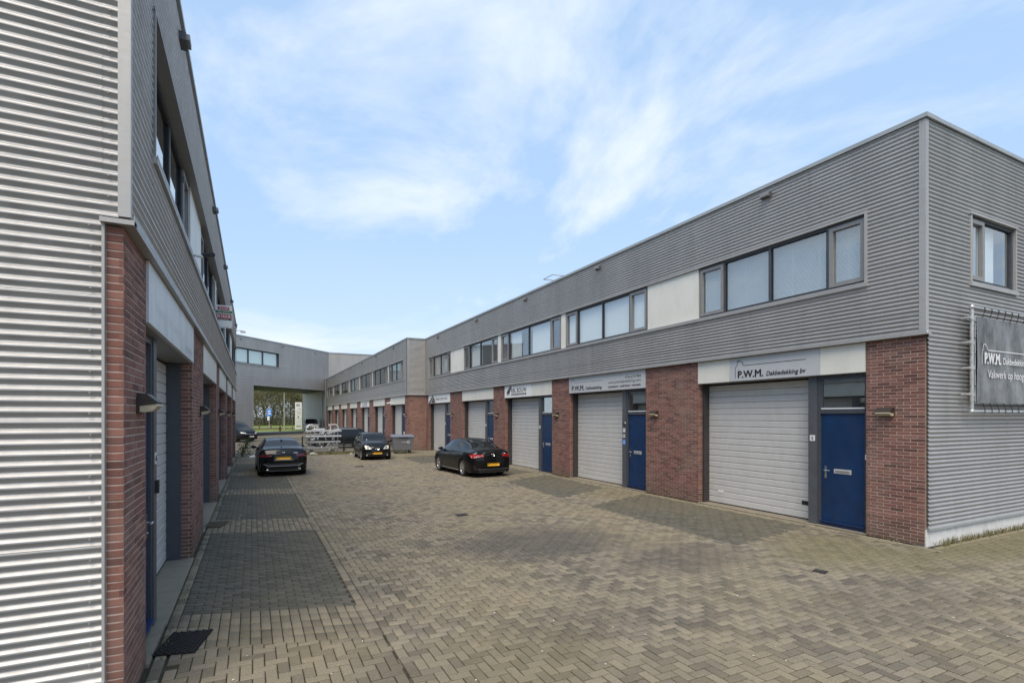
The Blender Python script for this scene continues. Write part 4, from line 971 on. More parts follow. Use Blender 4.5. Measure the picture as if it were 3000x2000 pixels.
me.polygons.foreach_set('material_index', np.repeat(pv[idx, 4].astype(np.int32), 9)); at = me.attributes.new('rnd', 'FLOAT', 'FACE'); at.data.foreach_set('value', np.repeat(rv[idx], 9).astype(np.float32)); me.update(calc_edges=True)
tag(link('paver_field', me, (0, 0, 0), yard), kind='stuff')
for i in order:
    V1 = paver_arrays(np.array([i]))[0]; c = np.array((cxy[i, 0], cxy[i, 1], 0.0)); me = bpy.data.meshes.new('paver'); me.from_pydata((V1 - c).tolist(), [], FT.tolist()); me.materials.append(MATS[('paver', 'paver_dark', 'kerb_paver')[int(pv[i, 4])]]); link('paver', me, c, yard)
# drains, mats, gulley
def drain(x, y, s_, label, rot=0):
    t = thing('drain_cover', (x, y, 0), label, 'drain cover', rotz=rot, local=True)
    mb = MB(); mb.box(-s_, s_, -s_, s_, -.01, .009); mb.build('drain_frame', 'lamp_body', t)
    mb = MB()
    for k in range(6): mb.box(-s_ + .02, s_ - .02, -s_ + .025 + k * (2 * s_ - .04) / 6, -s_ + .025 + k * (2 * s_ - .04) / 6 + .018, .008, .014)
    mb.build('grate_bar', 'jamb_brown', t)
drain(4.28, 11.15, .13, 'small square rusty drain cover in the middle of the yard')
drain(7.37, 4.75, .085, 'small dark drain cover sunk in mossy paving near the right corner', .3)
drain(4.29, 24.0, .2, 'dark drain slot in front of the small black hatchback')
def mat_(x0, y0, x1, y1, label, sh=.3, slats=False):
    t = thing('door_mat', ((x0 + x1) / 2, (y0 + y1) / 2, .004), label, 'door mat', local=True, rotz=-.22)
    w2, h2 = (x1 - x0) / 2, (y1 - y0) / 2; mb = MB(); nx, ny = 11, 14
    for i in range(nx):
        for j in range(ny):
            a = -w2 + 2 * w2 * i / nx; b = -h2 + 2 * h2 * j / ny; q = 2 * w2 / nx; p = 2 * h2 / ny; o_ = p * .5 if i % 2 else 0
            if j == ny - 1 and i % 2: continue
            mb.box(a, a + q, b + o_, b + o_ + p * .32, 0, .016); mb.box(a, a + q * .3, b + o_, b + o_ + p, 0, .013)
    mb.build('rubber_mesh', 'black_rubber' if not slats else 'timber', t)
    mb = MB(); mb.box(-w2, w2, -h2, h2, .0005, .002); mb.build('backing', 'black_rubber', t)
mat_(-.795, 5.81, -.425, 6.37, 'black rubber honeycomb door mat by the nearest left door')
mat_(-.88, 12.1, -.50, 12.75, 'worn greenish door mat farther along the left row', slats=True)

# ------------------------------------------------------------------ small litter, weeds, grass tufts
def tufts(name, pts, hmin, hmax, mat, n_blade, spread, label, cat, wdt=.004):
    mb = MB()
    for (x, y) in pts:
        for _ in range(n_blade):
            a = random.uniform(0, 6.28); h_ = random.uniform(hmin, hmax); bx = x + random.gauss(0, spread); by = y + random.gauss(0, spread * .6); l = random.uniform(.2, .9) * h_
            p0 = Vector((bx, by, 0)); p1 = p0 + Vector((math.cos(a) * l * .4, math.sin(a) * l * .4, h_ * .6)); p2 = p0 + Vector((math.cos(a) * l, math.sin(a) * l, h_)); sd_ = Vector((-math.sin(a), math.cos(a), 0)) * wdt
            mb.add([p0 - sd_, p0 + sd_, p1 + sd_ * .7, p1 - sd_ * .7, p2], [(0, 1, 2, 3), (3, 2, 4)], random.randint(0, 1))
    tag(mb.build(name, mat), label, cat, kind='stuff')
pts = [(x + random.uniform(-.1, .1), 4.83 - random.uniform(0, .12)) for x in np.arange(10.7, 17, .045)]
tufts('dry_grass', pts, .03, .13, 'dry_grass weed_green', 9, .05, 'dry brown grass along the foot of the right end wall', 'grass')
pts = [(random.uniform(2.2, 9), 33.2 + random.gauss(0, .25)) for _ in range(500)] + [(random.uniform(2.8, 6.2), 32.7 + random.gauss(0, .35)) for _ in range(500)]
tufts('weeds', pts, .03, .16, 'weed_green dry_grass', 6, .07, 'low weeds and moss growing along the foot of the mesh fence', 'weeds', .008)
pts = [(-.80 + random.uniform(0, .06), y) for y in np.arange(5.5, 33, .09) if random.random() < .5] + [(10.38, y) for y in np.arange(5, 33, .08) if random.random() < .35] + [(random.uniform(9.2, 10.4), 33.7) for _ in range(40)]
tufts('edge_weeds', pts, .01, .05, 'weed_green dry_grass', 5, .03, 'tiny weeds in the joints along the facades', 'weeds')
mb = MB()
for _ in range(900):
    x = random.uniform(-.6, 14); y = random.uniform(1.5, 26)
    if x > 10.3 and y > 4.6: continue
    a = random.uniform(0, 3.14); l = random.uniform(.006, .02) * (1.5 if y > 12 else 1); ww = l * random.uniform(.2, .6); ca, sa = math.cos(a), math.sin(a); z = .007
    mb.add([(x + ca * l, y + sa * l, z), (x - sa * ww, y + ca * ww, z + .003), (x - ca * l, y - sa * l, z), (x + sa * ww, y - ca * ww, z + .002)], [(0, 1, 2, 3)], 0 if random.random() < .45 else 1)
tag(mb.build('litter_specks', 'litter_white dry_grass'), 'scattered straw, leaf bits and white specks on the paving', 'litter', kind='stuff')
def rag(x, y, s_, label):
    mb = MB(); n_ = 9; vs = [(x, y, .12 * s_ / .25)]
    for r_, hh in ((.4, .09), (.75, .05), (1, .0)):
        for i in range(n_): a = 6.283 * i / n_; q = s_ * r_ * random.uniform(.75, 1.2); vs.append((x + math.cos(a) * q, y + math.sin(a) * q * .6, hh * random.uniform(.5, 1.2) * s_ / .25 + .002))
    fs = [(0, 1 + i, 1 + (i + 1) % n_) for i in range(n_)] + [(1 + k * n_ + i, 1 + (k + 1) * n_ + i, 1 + (k + 1) * n_ + (i + 1) % n_, 1 + k * n_ + (i + 1) % n_) for k in range(2) for i in range(n_)]
    mb.add(vs, fs); tag(mb.build('plastic_scrap', 'litter_white'), label, 'litter')
rag(.05, 32.2, .25, 'crumpled white plastic scrap left of the black saloon car by the fence'); rag(3.2, 32.7, .3, 'crumpled pale sheet on the ground at the left foot of the ladder stack'); rag(5.3, 32.3, .12, 'small white scrap on the ground right of the second fence post')

# ------------------------------------------------------------------ mesh fence
fe = thing('mesh_fence', (4, 33.2, 0), 'low black wire mesh fence crossing the yard between the two rows', 'fence')
for x in (2.65, 5.02, 7.0, 8.15):
    mb = MB(); mb.box(x - .035, x + .035, 33.17, 33.23, 0, 1.04); mb.box(x - .04, x + .04, 33.165, 33.235, 1.04, 1.06); mb.box(x - .12, x + .12, 33.19, 33.21, .22, .25); mb.build('fence_post', 'fence_black', fe)
for a, b in ((-.8, 2.62), (2.68, 4.98), (5.06, 9.15)):
    mb = MB()
    for z in (.08, .28, .48, .68, .88, 1.0): mb.tube((a, 33.16, z), (b, 33.16, z),   .011, 4, smooth=False)
    x = a
    while x < b: mb.tube((x, 33.165, .05), (x, 33.165, 1.02), .0085, 3, caps=False, smooth=False); x += .05
    mb.build('mesh_panel', 'fence_black', fe)

# ------------------------------------------------------------------ stack of ladder racks behind the fence
st = thing('ladder_rack_stack', (4.0, 34.2, 0), 'untidy stack of aluminium ladders and racks on timber blocks behind the fence', 'rack stack')
for i, (z, x0, x1, yy) in enumerate(((.28, 3.05, 4.75, 33.9), (.62, 3.1, 4.95, 34.0), (.98, 2.98, 5.0, 34.0), (1.32, 2.95, 5.0, 34.0))):
    for k in range(2):
        mb = MB(); yk = yy + k * .9; mb.box(x0, x1 + (.1 * k), yk, yk + .07, z, z + (.075 if i else .05)); mb.box(x0 + .02, x1 - .02, yk - .003, yk, z + .02, z + .03, WORLD, 1); mb.build('long_beam', 'aluminium galvanised', st)
    for x in np.arange(x0 + .15, x1, .33): mb = MB(); mb.tube((x, yy + .03, z + .04), (x + random.uniform(-.03, .03), yy + .93, z + .04), .018, 8); mb.build('rung', 'aluminium', st)
    for k in range(2):
        xx = x0 - .02; mb = MB(); yk = yy + k * .9; mb.path([(xx + .3, yk, z - .03), (xx - .12, yk - .02, z - .06), (xx - .15, yk - .02, z + .10), (xx - .05, yk, z + .16)], .016, 6); mb.build('hook', 'frame_grey', st)
    for k in range(5):
        xx = random.uniform(x0 + .2, x1 - .2); mb = MB(); mb.tube((xx, yy - .02, z - .13), (xx + random.uniform(-.15, .15), yy + .02, z), .022, 6); mb.box(xx - .05, xx + .06, yy - .03, yy + .02, z - .17, z - .11); mb.build('clamp', 'galvanised', st)
for (x, yk) in ((3.1, 34.0), (3.0, 34.9), (4.7, 34.0), (4.6, 34.9)):
    mb = MB(); mb.tube((x + .08, yk, .05), (x + .08, yk, 1.35), .02, 6); mb.build('upright', 'galvanised', st)
for (x, y) in ((3.15, 33.9), (4.3, 33.95), (3.2, 34.8), (4.4, 34.8)): mb = MB(); mb.box(x, x + .22, y, y + .3, 0, .14); mb.build('timber_block', 'timber', st)
for (x, s_) in ((2.95, 1), (4.35, -1)):
    for k in range(2):
        yk = 34.05 + k * .35; mb = MB(); mb.path([(x, yk, 1.36), (x + .02, yk, 1.62), (x + .14 * s_ + .06, yk, 1.74), (x + .35, yk, 1.76 - .03 * k), (x + .46, yk, 1.62), (x + .52, yk, 1.40)], .018, 8); mb.build('hoop', 'aluminium', st)
mb = MB(); mb.tube((3.3, 34.0, 1.45), (4.0, 34.05, 1.48), .035, 8); mb.build('tube', 'aluminium', st)

# ------------------------------------------------------------------ waste container
bn = thing('waste_container', (8.24, 31.6, 0), 'grey four-wheeled waste container with blue-grey lid beside the stepped brick corner', 'waste container', local=True, rotz=R(-7))
mb = MB(); lo = [(-.54, -.36), (.54, -.36), (.54, .36), (-.54, .36)]; hi = [(-.64, -.48), (.64, -.48), (.64, .48), (-.64, .48)]
mb.add([(a, b, .22) for a, b in lo] + [(a, b, .98) for a, b in hi], [(3, 2, 1, 0), (0, 1, 5, 4), (1, 2, 6, 5), (2, 3, 7, 6), (3, 0, 4, 7)])
for x in (-.45, -.15, .15, .45): mb.add([(x - .02, -.372, .24), (x + .02, -.372, .24), (x + .02, -.485, .95), (x - .02, -.485, .95)], [(0, 1, 2, 3)])
mb.box(-.66, .66, -.50, .50, .95, 1.0); mb.build('bin_body', 'bin_grey', bn)
mb = MB(); L_ = [(-.70, -.52, 1.0), (.70, -.52, 1.0), (.70, .52, 1.0), (-.70, .52, 1.0), (-.68, -.51, 1.05), (.68, -.51, 1.05), (.66, .5, 1.14), (-.66, .5, 1.14), (-.6, -.2, 1.13), (.6, -.2, 1.13)]
mb.add(L_, [(0, 1, 5, 4), (1, 2, 6, 5, ), (5, 6, 9), (2, 3, 7, 6), (3, 0, 4, 7), (4, 8, 7), (4, 5, 9, 8), (8, 9, 6, 7)]); mb.box(-.3, .3, -.56, -.5, 1.0, 1.03); mb.build('lid', 'bin_lid', bn)
for x in (-.44, .44):
    for y in (-.3, .3):
        mb = MB(); mb.lathe([(.02, -.028), (.085, -.028), (.1, -.018), (.1, .018), (.085, .028), (.02, .028)], (x, y + .03, .1), (1, .25, 0), 16); mb.box(x - .05, x + .05, y - .04, y + .04, .19, .23, WORLD, 1); mb.box(x - .045, x - .035, y - .02, y + .05, .08, .2, WORLD, 1); mb.build('castor', 'tyre galvanised', bn)
for x in (-.67, .67): mb = MB(); mb.tube((x, -.2, .82), (x, .2, .82), .022, 8); mb.tube((x - math.copysign(.06, x), -.2, .82), (x, -.2, .82), .018, 6); mb.tube((x - math.copysign(.06, x), .2, .82), (x, .2, .82), .018, 6); mb.build('side_handle', 'black_plastic', bn)
Fb = Fr('bin', (0, -.452, 0), (1, 0, 0), (0, -1, 0)); mb = MB(); text(mb, 'renewi', Fb, -.12, .68, .34, .05, .0, 1, .02); 
for k in range(24):
    a, b = 6.283 * k / 24, 6.283 * (k + 1) / 24; c = (.30, .70)
    mb.add([Fb(c[0] + math.cos(t_) * q, .003, c[1] + math.sin(t_) * q) for t_, q in ((a, .06), (b, .06), (b, .085), (a, .085))], [(0, 1, 2, 3)])
mb.poly([(.28, .72), (.33, .70), (.28, .68)], Fb, .0, .004); mb.build('lettering', 'ink_white', bn)
for i, (x, y) in enumerate(((8.25, 31.5), (8.33, 31.55))):
    mb = MB(); mb.lathe([(.03, 0), (.033, .01), (.033, .12), (.012, .16), (.012, .19), (.001, .19)], (x, y, 1.13), (0, 0, 1), 10); tag(mb.build('bottle', 'light_clear' if i else 'black_plastic'), ['small dark bottle standing on the waste container lid', 'small clear bottle standing on the waste container lid'][i], 'bottle')

# ------------------------------------------------------------------ VEHICLES
def pch(pts):
    X = np.array([p[0] for p in pts], float); Yv = np.array([p[1] for p in pts], float); h = np.diff(X); dl = np.diff(Yv) / h; m = np.zeros(len(X)); m[0], m[-1] = dl[0], dl[-1]
    for i in range(1, len(X) - 1):
        if dl[i - 1] * dl[i] > 0: w1 = 2 * h[i] + h[i - 1]; w2 = h[i] + 2 * h[i - 1]; m[i] = (w1 + w2) / (w1 / dl[i - 1] + w2 / dl[i])
    def f(x):
        x = min(max(x, X[0]), X[-1]); i = min(int(np.searchsorted(X, x, 'right')) - 1, len(X) - 2); t_ = (x - X[i]) / h[i]
        return Yv[i] * (1 + 2 * t_) * (1 - t_) ** 2 + m[i] * h[i] * t_ * (1 - t_) ** 2 + Yv[i + 1] * t_ * t_ * (3 - 2 * t_) + m[i + 1] * h[i] * t_ * t_ * (t_ - 1)
    return f
def car(name, label, cat, loc, rot, S):
    root = thing(name, (loc[0], loc[1], 0), label, cat, local=True, rotz=R(rot))
    top, belt, zr, wd, wr = (pch(S[k]) for k in ('top', 'belt', 'zr', 'w', 'wr'))
    y0, y1 = S['top'][0][0], S['top'][-1][0]; rw = S['rw']; Ra = rw + .05; zb = S.get('zb', .19); axles = S['axles']; pm = S['paint']
    ys = set(np.linspace(y0, y1, 64)) | {y0 + .02, y0 + .05, y1 - .02, y1 - .05}
    for a in axles: ys |= set(np.linspace(a - Ra - .03, a + Ra + .03, 34))
    for k in ('rearwin', 'windscreen', 'sideglass'): ys |= set(S[k])
    for p in S['pillars']: ys |= {p - .035, p + .035}
    ys = sorted(ys); Y = [ys[0]]
    for v in ys[1:]:
        if v - Y[-1] > .008: Y.append(v)
    NSd, NG, NR = 16, 7, 7; sidef = pch([(0, .955), (.18, .985), (.45, 1.0), (.72, .995), (.86, .985), (1, .945)])
    def sec(y):
        w_ = wd(y); b = belt(y); r_ = wr(y); z_ = max(zr(y), b + .004); tp = max(top(y), z_ + .002); pts = [(0, zb), (.55 * w_, zb)]
        for j in range(NSd + 1): t_ = j / NSd; pts.append((w_ * sidef(t_), zb + t_ * (b - zb)))
        xb, zbb = pts[-1]
        for j in range(1, NG + 1): t_ = j / NG; bow = .025 * math.sin(math.pi * t_) * min(1, (z_ - b) / .3); pts.append((xb + (r_ - xb) * t_ + bow, zbb + (z_ - zbb) * t_))
        for j in range(1, NR + 1): a = math.pi / 2 * j / NR; pts.append((r_ * math.cos(a), z_ + (tp - z_) * math.sin(a)))
        return pts
    secs = [sec(y) for y in Y]; K = len(secs[0]); kS0, kS1 = 2, 2 + NSd; kG1 = kS1 + NG; kR1 = kG1 + NR
    body, glass = MB(), {'windscreen': MB(), 'rear_window': MB()}
    nseg = len(S['pillars']) + 1
    for q in range(nseg):
        for sg_ in (1, -1): glass[f'side_window{q}{sg_}'] = MB()
    def V_(i, k, sgn):
        x, z = secs[i][k]; y = Y[i]
        if 1 <= k <= kS1:
            for a in axles:
                dy, dz_ = y - a, z - rw; d_ = math.hypot(dy, dz_)
                if d_ < Ra and d_ > .02: q = Ra / d_; y, z = a + dy * q, max(rw + dz_ * q, .12)
        return (sgn * x, y, z)
    for sgn in (1, -1):
        idx = {}
        bv = [V_(i, k, sgn) for i in range(len(Y)) for k in range(K)]; bf = []; gf = {g: [] for g in glass}
        for i in range(len(Y) - 1):
            ym = (Y[i] + Y[i + 1]) / 2
            for k in range(K - 1):
                zc = (secs[i][k][1] + secs[i][k + 1][1] + secs[i + 1][k][1] + secs[i + 1][k + 1][1]) / 4
                if k < kS1 and any(math.hypot(ym - a, zc - rw) < Ra - .004 for a in axles): continue
                if k == 0 and False: continue
                q = (i * K + k, (i + 1) * K + k, (i + 1) * K + k + 1, i * K + k + 1)
                if sgn > 0: q = q[::-1]
                tgt = bf
                if kS1 <= k < kG1 and k > kS1 - 1 and k < kG1 - 1 and S['sideglass'][0] < ym < S['sideglass'][1] and not any(abs(ym - p) < .036 for p in S['pillars']) and zr(ym) - belt(ym) > .09: tgt = gf['side_window%d%d' % (sum(ym > p for p in S['pillars']), sgn)]
                if k >= kG1 + 1 and S['rearwin'][0] < ym < S['rearwin'][1]: tgt = gf['rear_window']
                if k >= kG1 + 1 and S['windscreen'][0] < ym < S['windscreen'][1]: tgt = gf['windscreen']
                tgt.append(q)
        body.add(bv, bf, 0, True)
        for g in glass:
            if gf[g]:
                used = sorted({v for f in gf[g] for v in f}); mp_ = {v: i for i, v in enumerate(used)}; glass[g].add([bv[v] for v in used], [tuple(mp_[v] for v in f) for f in gf[g]], 0, True)
    # closed ends with a bulged bumper
    for end, i, dirn, bl in (('r', 0, -1, S['bulge_r']), ('f', len(Y) - 1, 1, S['bulge_f'])):
        bf_ = pch(bl); NC = 16; vs = []
        rows = [(.80 * secs[i][2][0], zb)] + secs[i][2:]
        for (x, z) in rows:
            for c in range(NC + 1):
                u = -1 + 2 * c / NC; vs.append((x * u, Y[i] + dirn * bf_(z) * (1 - abs(u) ** 2.6) * min(1, x / .3), z))
        fs = []
        for r_ in range(len(rows) - 1):
            for c in range(NC):
                q = (r_ * (NC + 1) + c, r_ * (NC + 1) + c + 1, (r_ + 1) * (NC + 1) + c + 1, (r_ + 1) * (NC + 1) + c); fs.append(q if dirn < 0 else q[::-1])
        body.add(vs, fs, 0, True)
    shell = MB(); shell.add(body.v, body.f); [shell.add(g.v, g.f) for g in glass.values() if g.v]
    bvh = BVHTree.FromPolygons([Vector(v) for v in shell.v], shell.f)
    body.build('body', pm, root)
    for g, mb in glass.items():
        if mb.v: mb.build('side_window' if g.startswith('side') else g, 'car_glass', root)
    def cast(d, u, z):
        if d == 'r': o_, v = Vector((u, -6, z)), Vector((0, 1, 0))
        elif d == 'f': o_, v = Vector((u, 6, z)), Vector((0, -1, 0))
        elif d == 'R': o_, v = Vector((6, u, z)), Vector((-1, 0, 0))
        elif d == 'L': o_, v = Vector((-6, u, z)), Vector((1, 0, 0))
        else: o_, v = Vector((u, z, 6)), Vector((0, 0, -1))
        h_ = bvh.ray_cast(o_, v); return (h_[0], v) if h_[0] is not None else (None, v)
    def decal(nm, mat, d, quad, off=.006, nx=10, nz=4, par=root, mirror=False):
        for sg_ in ((1, -1) if mirror else (1,)):
            mb = MB(); pts = []; good = True
            for j in range(nz + 1):
                for i in range(nx + 1):
                    u, v = i / nx, j / nz; a = np.array(quad[0]) * (1 - u) * (1 - v) + np.array(quad[1]) * u * (1 - v) + np.array(quad[2]) * u * v + np.array(quad[3]) * (1 - u) * v
                    p, dv = cast(d, a[0] * sg_, a[1])
                    pts.append(None if p is None else p - dv * off)
            fs = []
            for j in range(nz):
                for i in range(nx):
                    q = (j * (nx + 1) + i, j * (nx + 1) + i + 1, (j + 1) * (nx + 1) + i + 1, (j + 1) * (nx + 1) + i)
                    if all(pts[k] is not None for k in q) and max((pts[q[0]] - pts[q[2]]).length, (pts[q[1]] - pts[q[3]]).length) < .35: fs.append(q)
            if not fs: continue
            used = sorted({k for f in fs for k in f}); mp_ = {k: n_ for n_, k in enumerate(used)}; m_ = len(used); dv = cast(d, 0, .5)[1]
            top_ = [pts[k] for k in used]; bot = [pts[k] + dv * (off + .004) for k in used]; F_ = [tuple(mp_[k] for k in f) for f in fs]
            ed = {}
            for f in F_:
                for a, b in zip(f, f[1:] + f[:1]): ed[(a, b)] = 1
            side = [(a, b, b + m_, a + m_) for (a, b) in ed if (b, a) not in ed]
            mb.add(top_ + bot, F_, 0, True); mb.f += [[k for k in s_] for s_ in side]; mb.m += [0] * len(side); mb.sm += [False] * len(side); mb.r += [0.0] * len(side); mb.build(nm, mat, par)
    # wheels
    tw = S.get('tw', .21)
    prof = [(.62 * rw, -tw / 2), (.9 * rw, -tw / 2), (.985 * rw, -tw / 2 + .02), (rw, -tw / 2 + .045), (rw, tw / 2 - .045), (.985 * rw, tw / 2 - .02), (.93 * rw, tw / 2), (.72 * rw, tw / 2 - .004), (.70 * rw, tw / 2 - .02)]
    tmb = MB(); tmb.lathe(prof, (0, 0, 0), (1, 0, 0), 36); tyre = tmb.mesh('wheel', M('tyre'), (0, 0, 0))
    rmb = MB(); rr_ = .70 * rw; rmb.lathe([(rr_, tw / 2 - .004), (rr_ - .018, tw / 2 - .006), (rr_ - .03, tw / 2 - .05), (rr_ - .035, -tw / 2)], (0, 0, 0), (1, 0, 0), 36, 0)
    rmb.lathe([(rr_ - .03, .0), (.001, .0)], (0, 0, 0), (1, 0, 0), 36, 1)
    ns = S.get('spokes', 5)
    for k in range(ns):
        for da in (-.12, .12):
            a = 6.2832 * k / ns + da * (5 / ns); b = 6.2832 * k / ns + da * .5; p = [(.05 * math.sin(b - .25), .05 * math.cos(b - .25)), (rr_ * math.sin(a - .05), rr_ * math.cos(a - .05)), (rr_ * math.sin(a + .05), rr_ * math.cos(a + .05)), (.05 * math.sin(b + .25), .05 * math.cos(b + .25))]
            vs = [(tw / 2 - .025, *q) for q in p[:1]] + [(tw / 2 - .012, *q) for q in p[1:3]] + [(tw / 2 - .025, *q) for q in p[3:]]; vs += [(tw / 2 - .06, *q) for q in p]
            rmb.add(vs, [(0, 1, 2, 3), (0, 4, 5, 1), (2, 6, 7, 3), (3, 7, 4, 0), (1, 5, 6, 2)])
    rmb.lathe([(.001, tw / 2 - .01), (.035, tw / 2 - .012), (.05, tw / 2 - .03), (.055, 0)], (0, 0, 0), (1, 0, 0), 16)
    rim = rmb.mesh('rim', M(S.get('rim', 'rim_silver'), 'rim_dark'), (0, 0, 0))
    for a in axles:
        for sg_ in (1, -1):
            x = (wd(a) - .015 - tw / 2) * sg_; wo = link('wheel', tyre, (x, a, rw), root); ri = link('rim', rim, (x, a, rw), wo)
            if sg_ < 0: wo.rotation_euler = (0, 0, math.pi)
            mb = MB(); N_ = 22; ar = [R(-38) + (math.pi + R(76)) * k / N_ for k in range(N_ + 1)]; xo = (wd(a) * .985) * sg_; xi = (wd(a) - .34) * sg_
            mb.strip([(xo - .015 * sg_, a + math.cos(t_) * (Ra + .004), max(rw + math.sin(t_) * (Ra + .004), .1)) for t_ in ar], [(xi, a + math.cos(t_) * Ra, max(rw + math.sin(t_) * Ra, .1)) for t_ in ar]); mb.box(min(xi, xi - .02 * sg_), max(xi, xi - .02 * sg_), a - Ra, a + Ra, .12, rw + Ra - .05); mb.build('wheel_well', 'well_black', root)
    mb = MB(); mb.box(-.6, .6, y0 + .25, y1 - .3, zb - .03, zb + .05); mb.build('underbody', 'well_black', root)
    # mirrors, plates, handles, seams
    my, mz = S['mirror']
    for sg_ in (1, -1):
        p, _ = cast('R' if sg_ > 0 else 'L', my, mz); x = p.x if p else .9 * sg_
        mb = MB(); mb.lathe([(.001, 0), (.05, .01), (.08, .05), (.085, .12), (.06, .19), (.001, .215)], (x + .03 * sg_, my, mz + .02), (sg_, .12, .05), 12); mir = mb.build('mirror', pm, root); mir.scale = (1, .75, .8)
        mb = MB(); mb.tube((x - .02 * sg_, my + .02, mz - .02), (x + .08 * sg_, my, mz + .0), .025, 6); mb.build('mirror_arm', 'black_plastic', mir) 
    for y in S.get('seams', []):
        for d in 'LR': decal('door_seam', 'well_black', d, [(y - .004, zb + .12), (y + .004, zb + .12), (y + .004, belt(y) - .005), (y - .004, belt(y) - .005)], .0015, 1, 14)
    for y in S.get('handles', []):
        for d in 'LR': decal('door_handle', S.get('handle_mat', pm), d, [(y - .09, belt(y) - .13), (y + .09, belt(y) - .125), (y + .09, belt(y) - .10), (y - .09, belt(y) - .105)], .02, 4, 2)
    for q in S['decals']: decal(*q[:4], **(q[4] if len(q) > 4 else {}))
    if S.get('aerial'): y, = S['aerial']; mb = MB(); mb.lathe([(.04, 0), (.035, .025), (.012, .07), (.001, .075)], (0, y, top(y) - .004), (0, -.3, 1), 10); mb.build('aerial', 'black_plastic', root)
    return root, decal, cast
PL = dict(nx=4, nz=2)
def rect_(x0, x1, z0, z1): return [(x0, z0), (x1, z0), (x1, z1), (x0, z1)]
saloon = dict(paint='paint_black', rw=.33, axles=(-1.40, 1.43), zb=.20, tw=.24, spokes=7, rim='rim_dark',
    top=[(-2.30, .90), (-2.20, 1.06), (-2.12, 1.09), (-1.72, 1.10), (-.80, 1.395), (.05, 1.44), (.55, 1.40), (1.18, 1.02), (2.1, .80), (2.28, .66)],
    belt=[(-2.30, .80), (-2.15, .94), (-1.4, .985), (0, .955), (1.1, .93), (1.9, .80), (2.28, .60)],
    zr=[(-2.30, .84), (-2.15, 1.02), (-1.72, 1.06), (-.80, 1.35), (.05, 1.385), (.55, 1.34), (1.18, .975), (2.1, .77), (2.28, .62)],
    w=[(-2.30, .77), (-2.22, .85), (-2.0, .893), (-1.4, .915), (1.4, .915), (2.0, .88), (2.2, .80), (2.28, .70)],
    wr=[(-2.30, .68), (-2.15, .76), (-1.72, .73), (-.80, .575), (.05, .59), (.55, .59), (1.18, .74), (2.1, .68), (2.28, .55)],
    rearwin=(-1.66, -.86), windscreen=(.60, 1.13), sideglass=(-1.36, .98), pillars=(-.22, -1.08), mirror=(.86, .98),
    bulge_r=[(.2, .02), (.4, .08), (.62, .10), (.78, .085), (1.0, .05), (1.2, .02)], bulge_f=[(.2, .06), (.5, .12), (.8, .05), (1, .02)],
    seams=(.92, -.22, -1.12), handles=(-.02, -.92), aerial=(-1.05,),
    decals=[('number_plate', 'plate_yellow', 'r', rect_(-.26, .26, .66, .77), dict(off=.012, nx=4, nz=2)),
        ('plate_recess', 'ink_grey', 'r', [(-.36, .62), (.36, .62), (.31, .80), (-.31, .80)], dict(off=.005, nx=8)),
        ('tail_light', 'light_dark_red', 'r', [(.40, .80), (.90, .77), (.90, .90), (.44, .87)], dict(mirror=True, off=.008, nx=14)),
        ('light_bar', 'light_red', 'r', [(.46, .785), (.86, .765), (.86, .78), (.46, .80)], dict(mirror=True, off=.011, nx=12, nz=1)),
        ('bumper_insert', 'well_black', 'r', [(-.50, .49), (.50, .49), (.62, .56), (-.62, .56)], dict(off=.006, nx=14)),
        ('bumper_trim', 'frame_dark', 'r', [(-.56, .40), (.56, .40), (.78, .52), (-.78, .52)], dict(off=.003, nx=16, nz=3)),
        ('diffuser', 'black_plastic', 'r', [(-.66, .21), (.66, .21), (.60, .36), (-.60, .36)], dict(off=.008, nx=14)),
        ('reflector', 'light_dark_red', 'r', [(.80, .38), (.825, .38), (.825, .56), (.80, .56)], dict(mirror=True, nx=1, off=.008)),
        ('exhaust_tip', 'chrome', 'r', [(.52, .27), (.63, .27), (.62, .33), (.52, .33)], dict(mirror=True, nx=3, off=.03)),
        ('emblem', 'chrome', 'r', [(-.035, .89), (.035, .89), (.035, .955), (-.035, .955)], dict(nx=4, nz=4, off=.01)),
        ('badge', 'chrome', 'r', [(.36, .895), (.52, .895), (.52, .925), (.36, .925)], dict(nx=4, nz=1, off=.008))])
car('parked_car', 'black four-door saloon seen from behind, parked on the left half of the yard', 'car', (1.0, 23.55), 1.2, saloon)[0].scale = (.96, .95, .97)
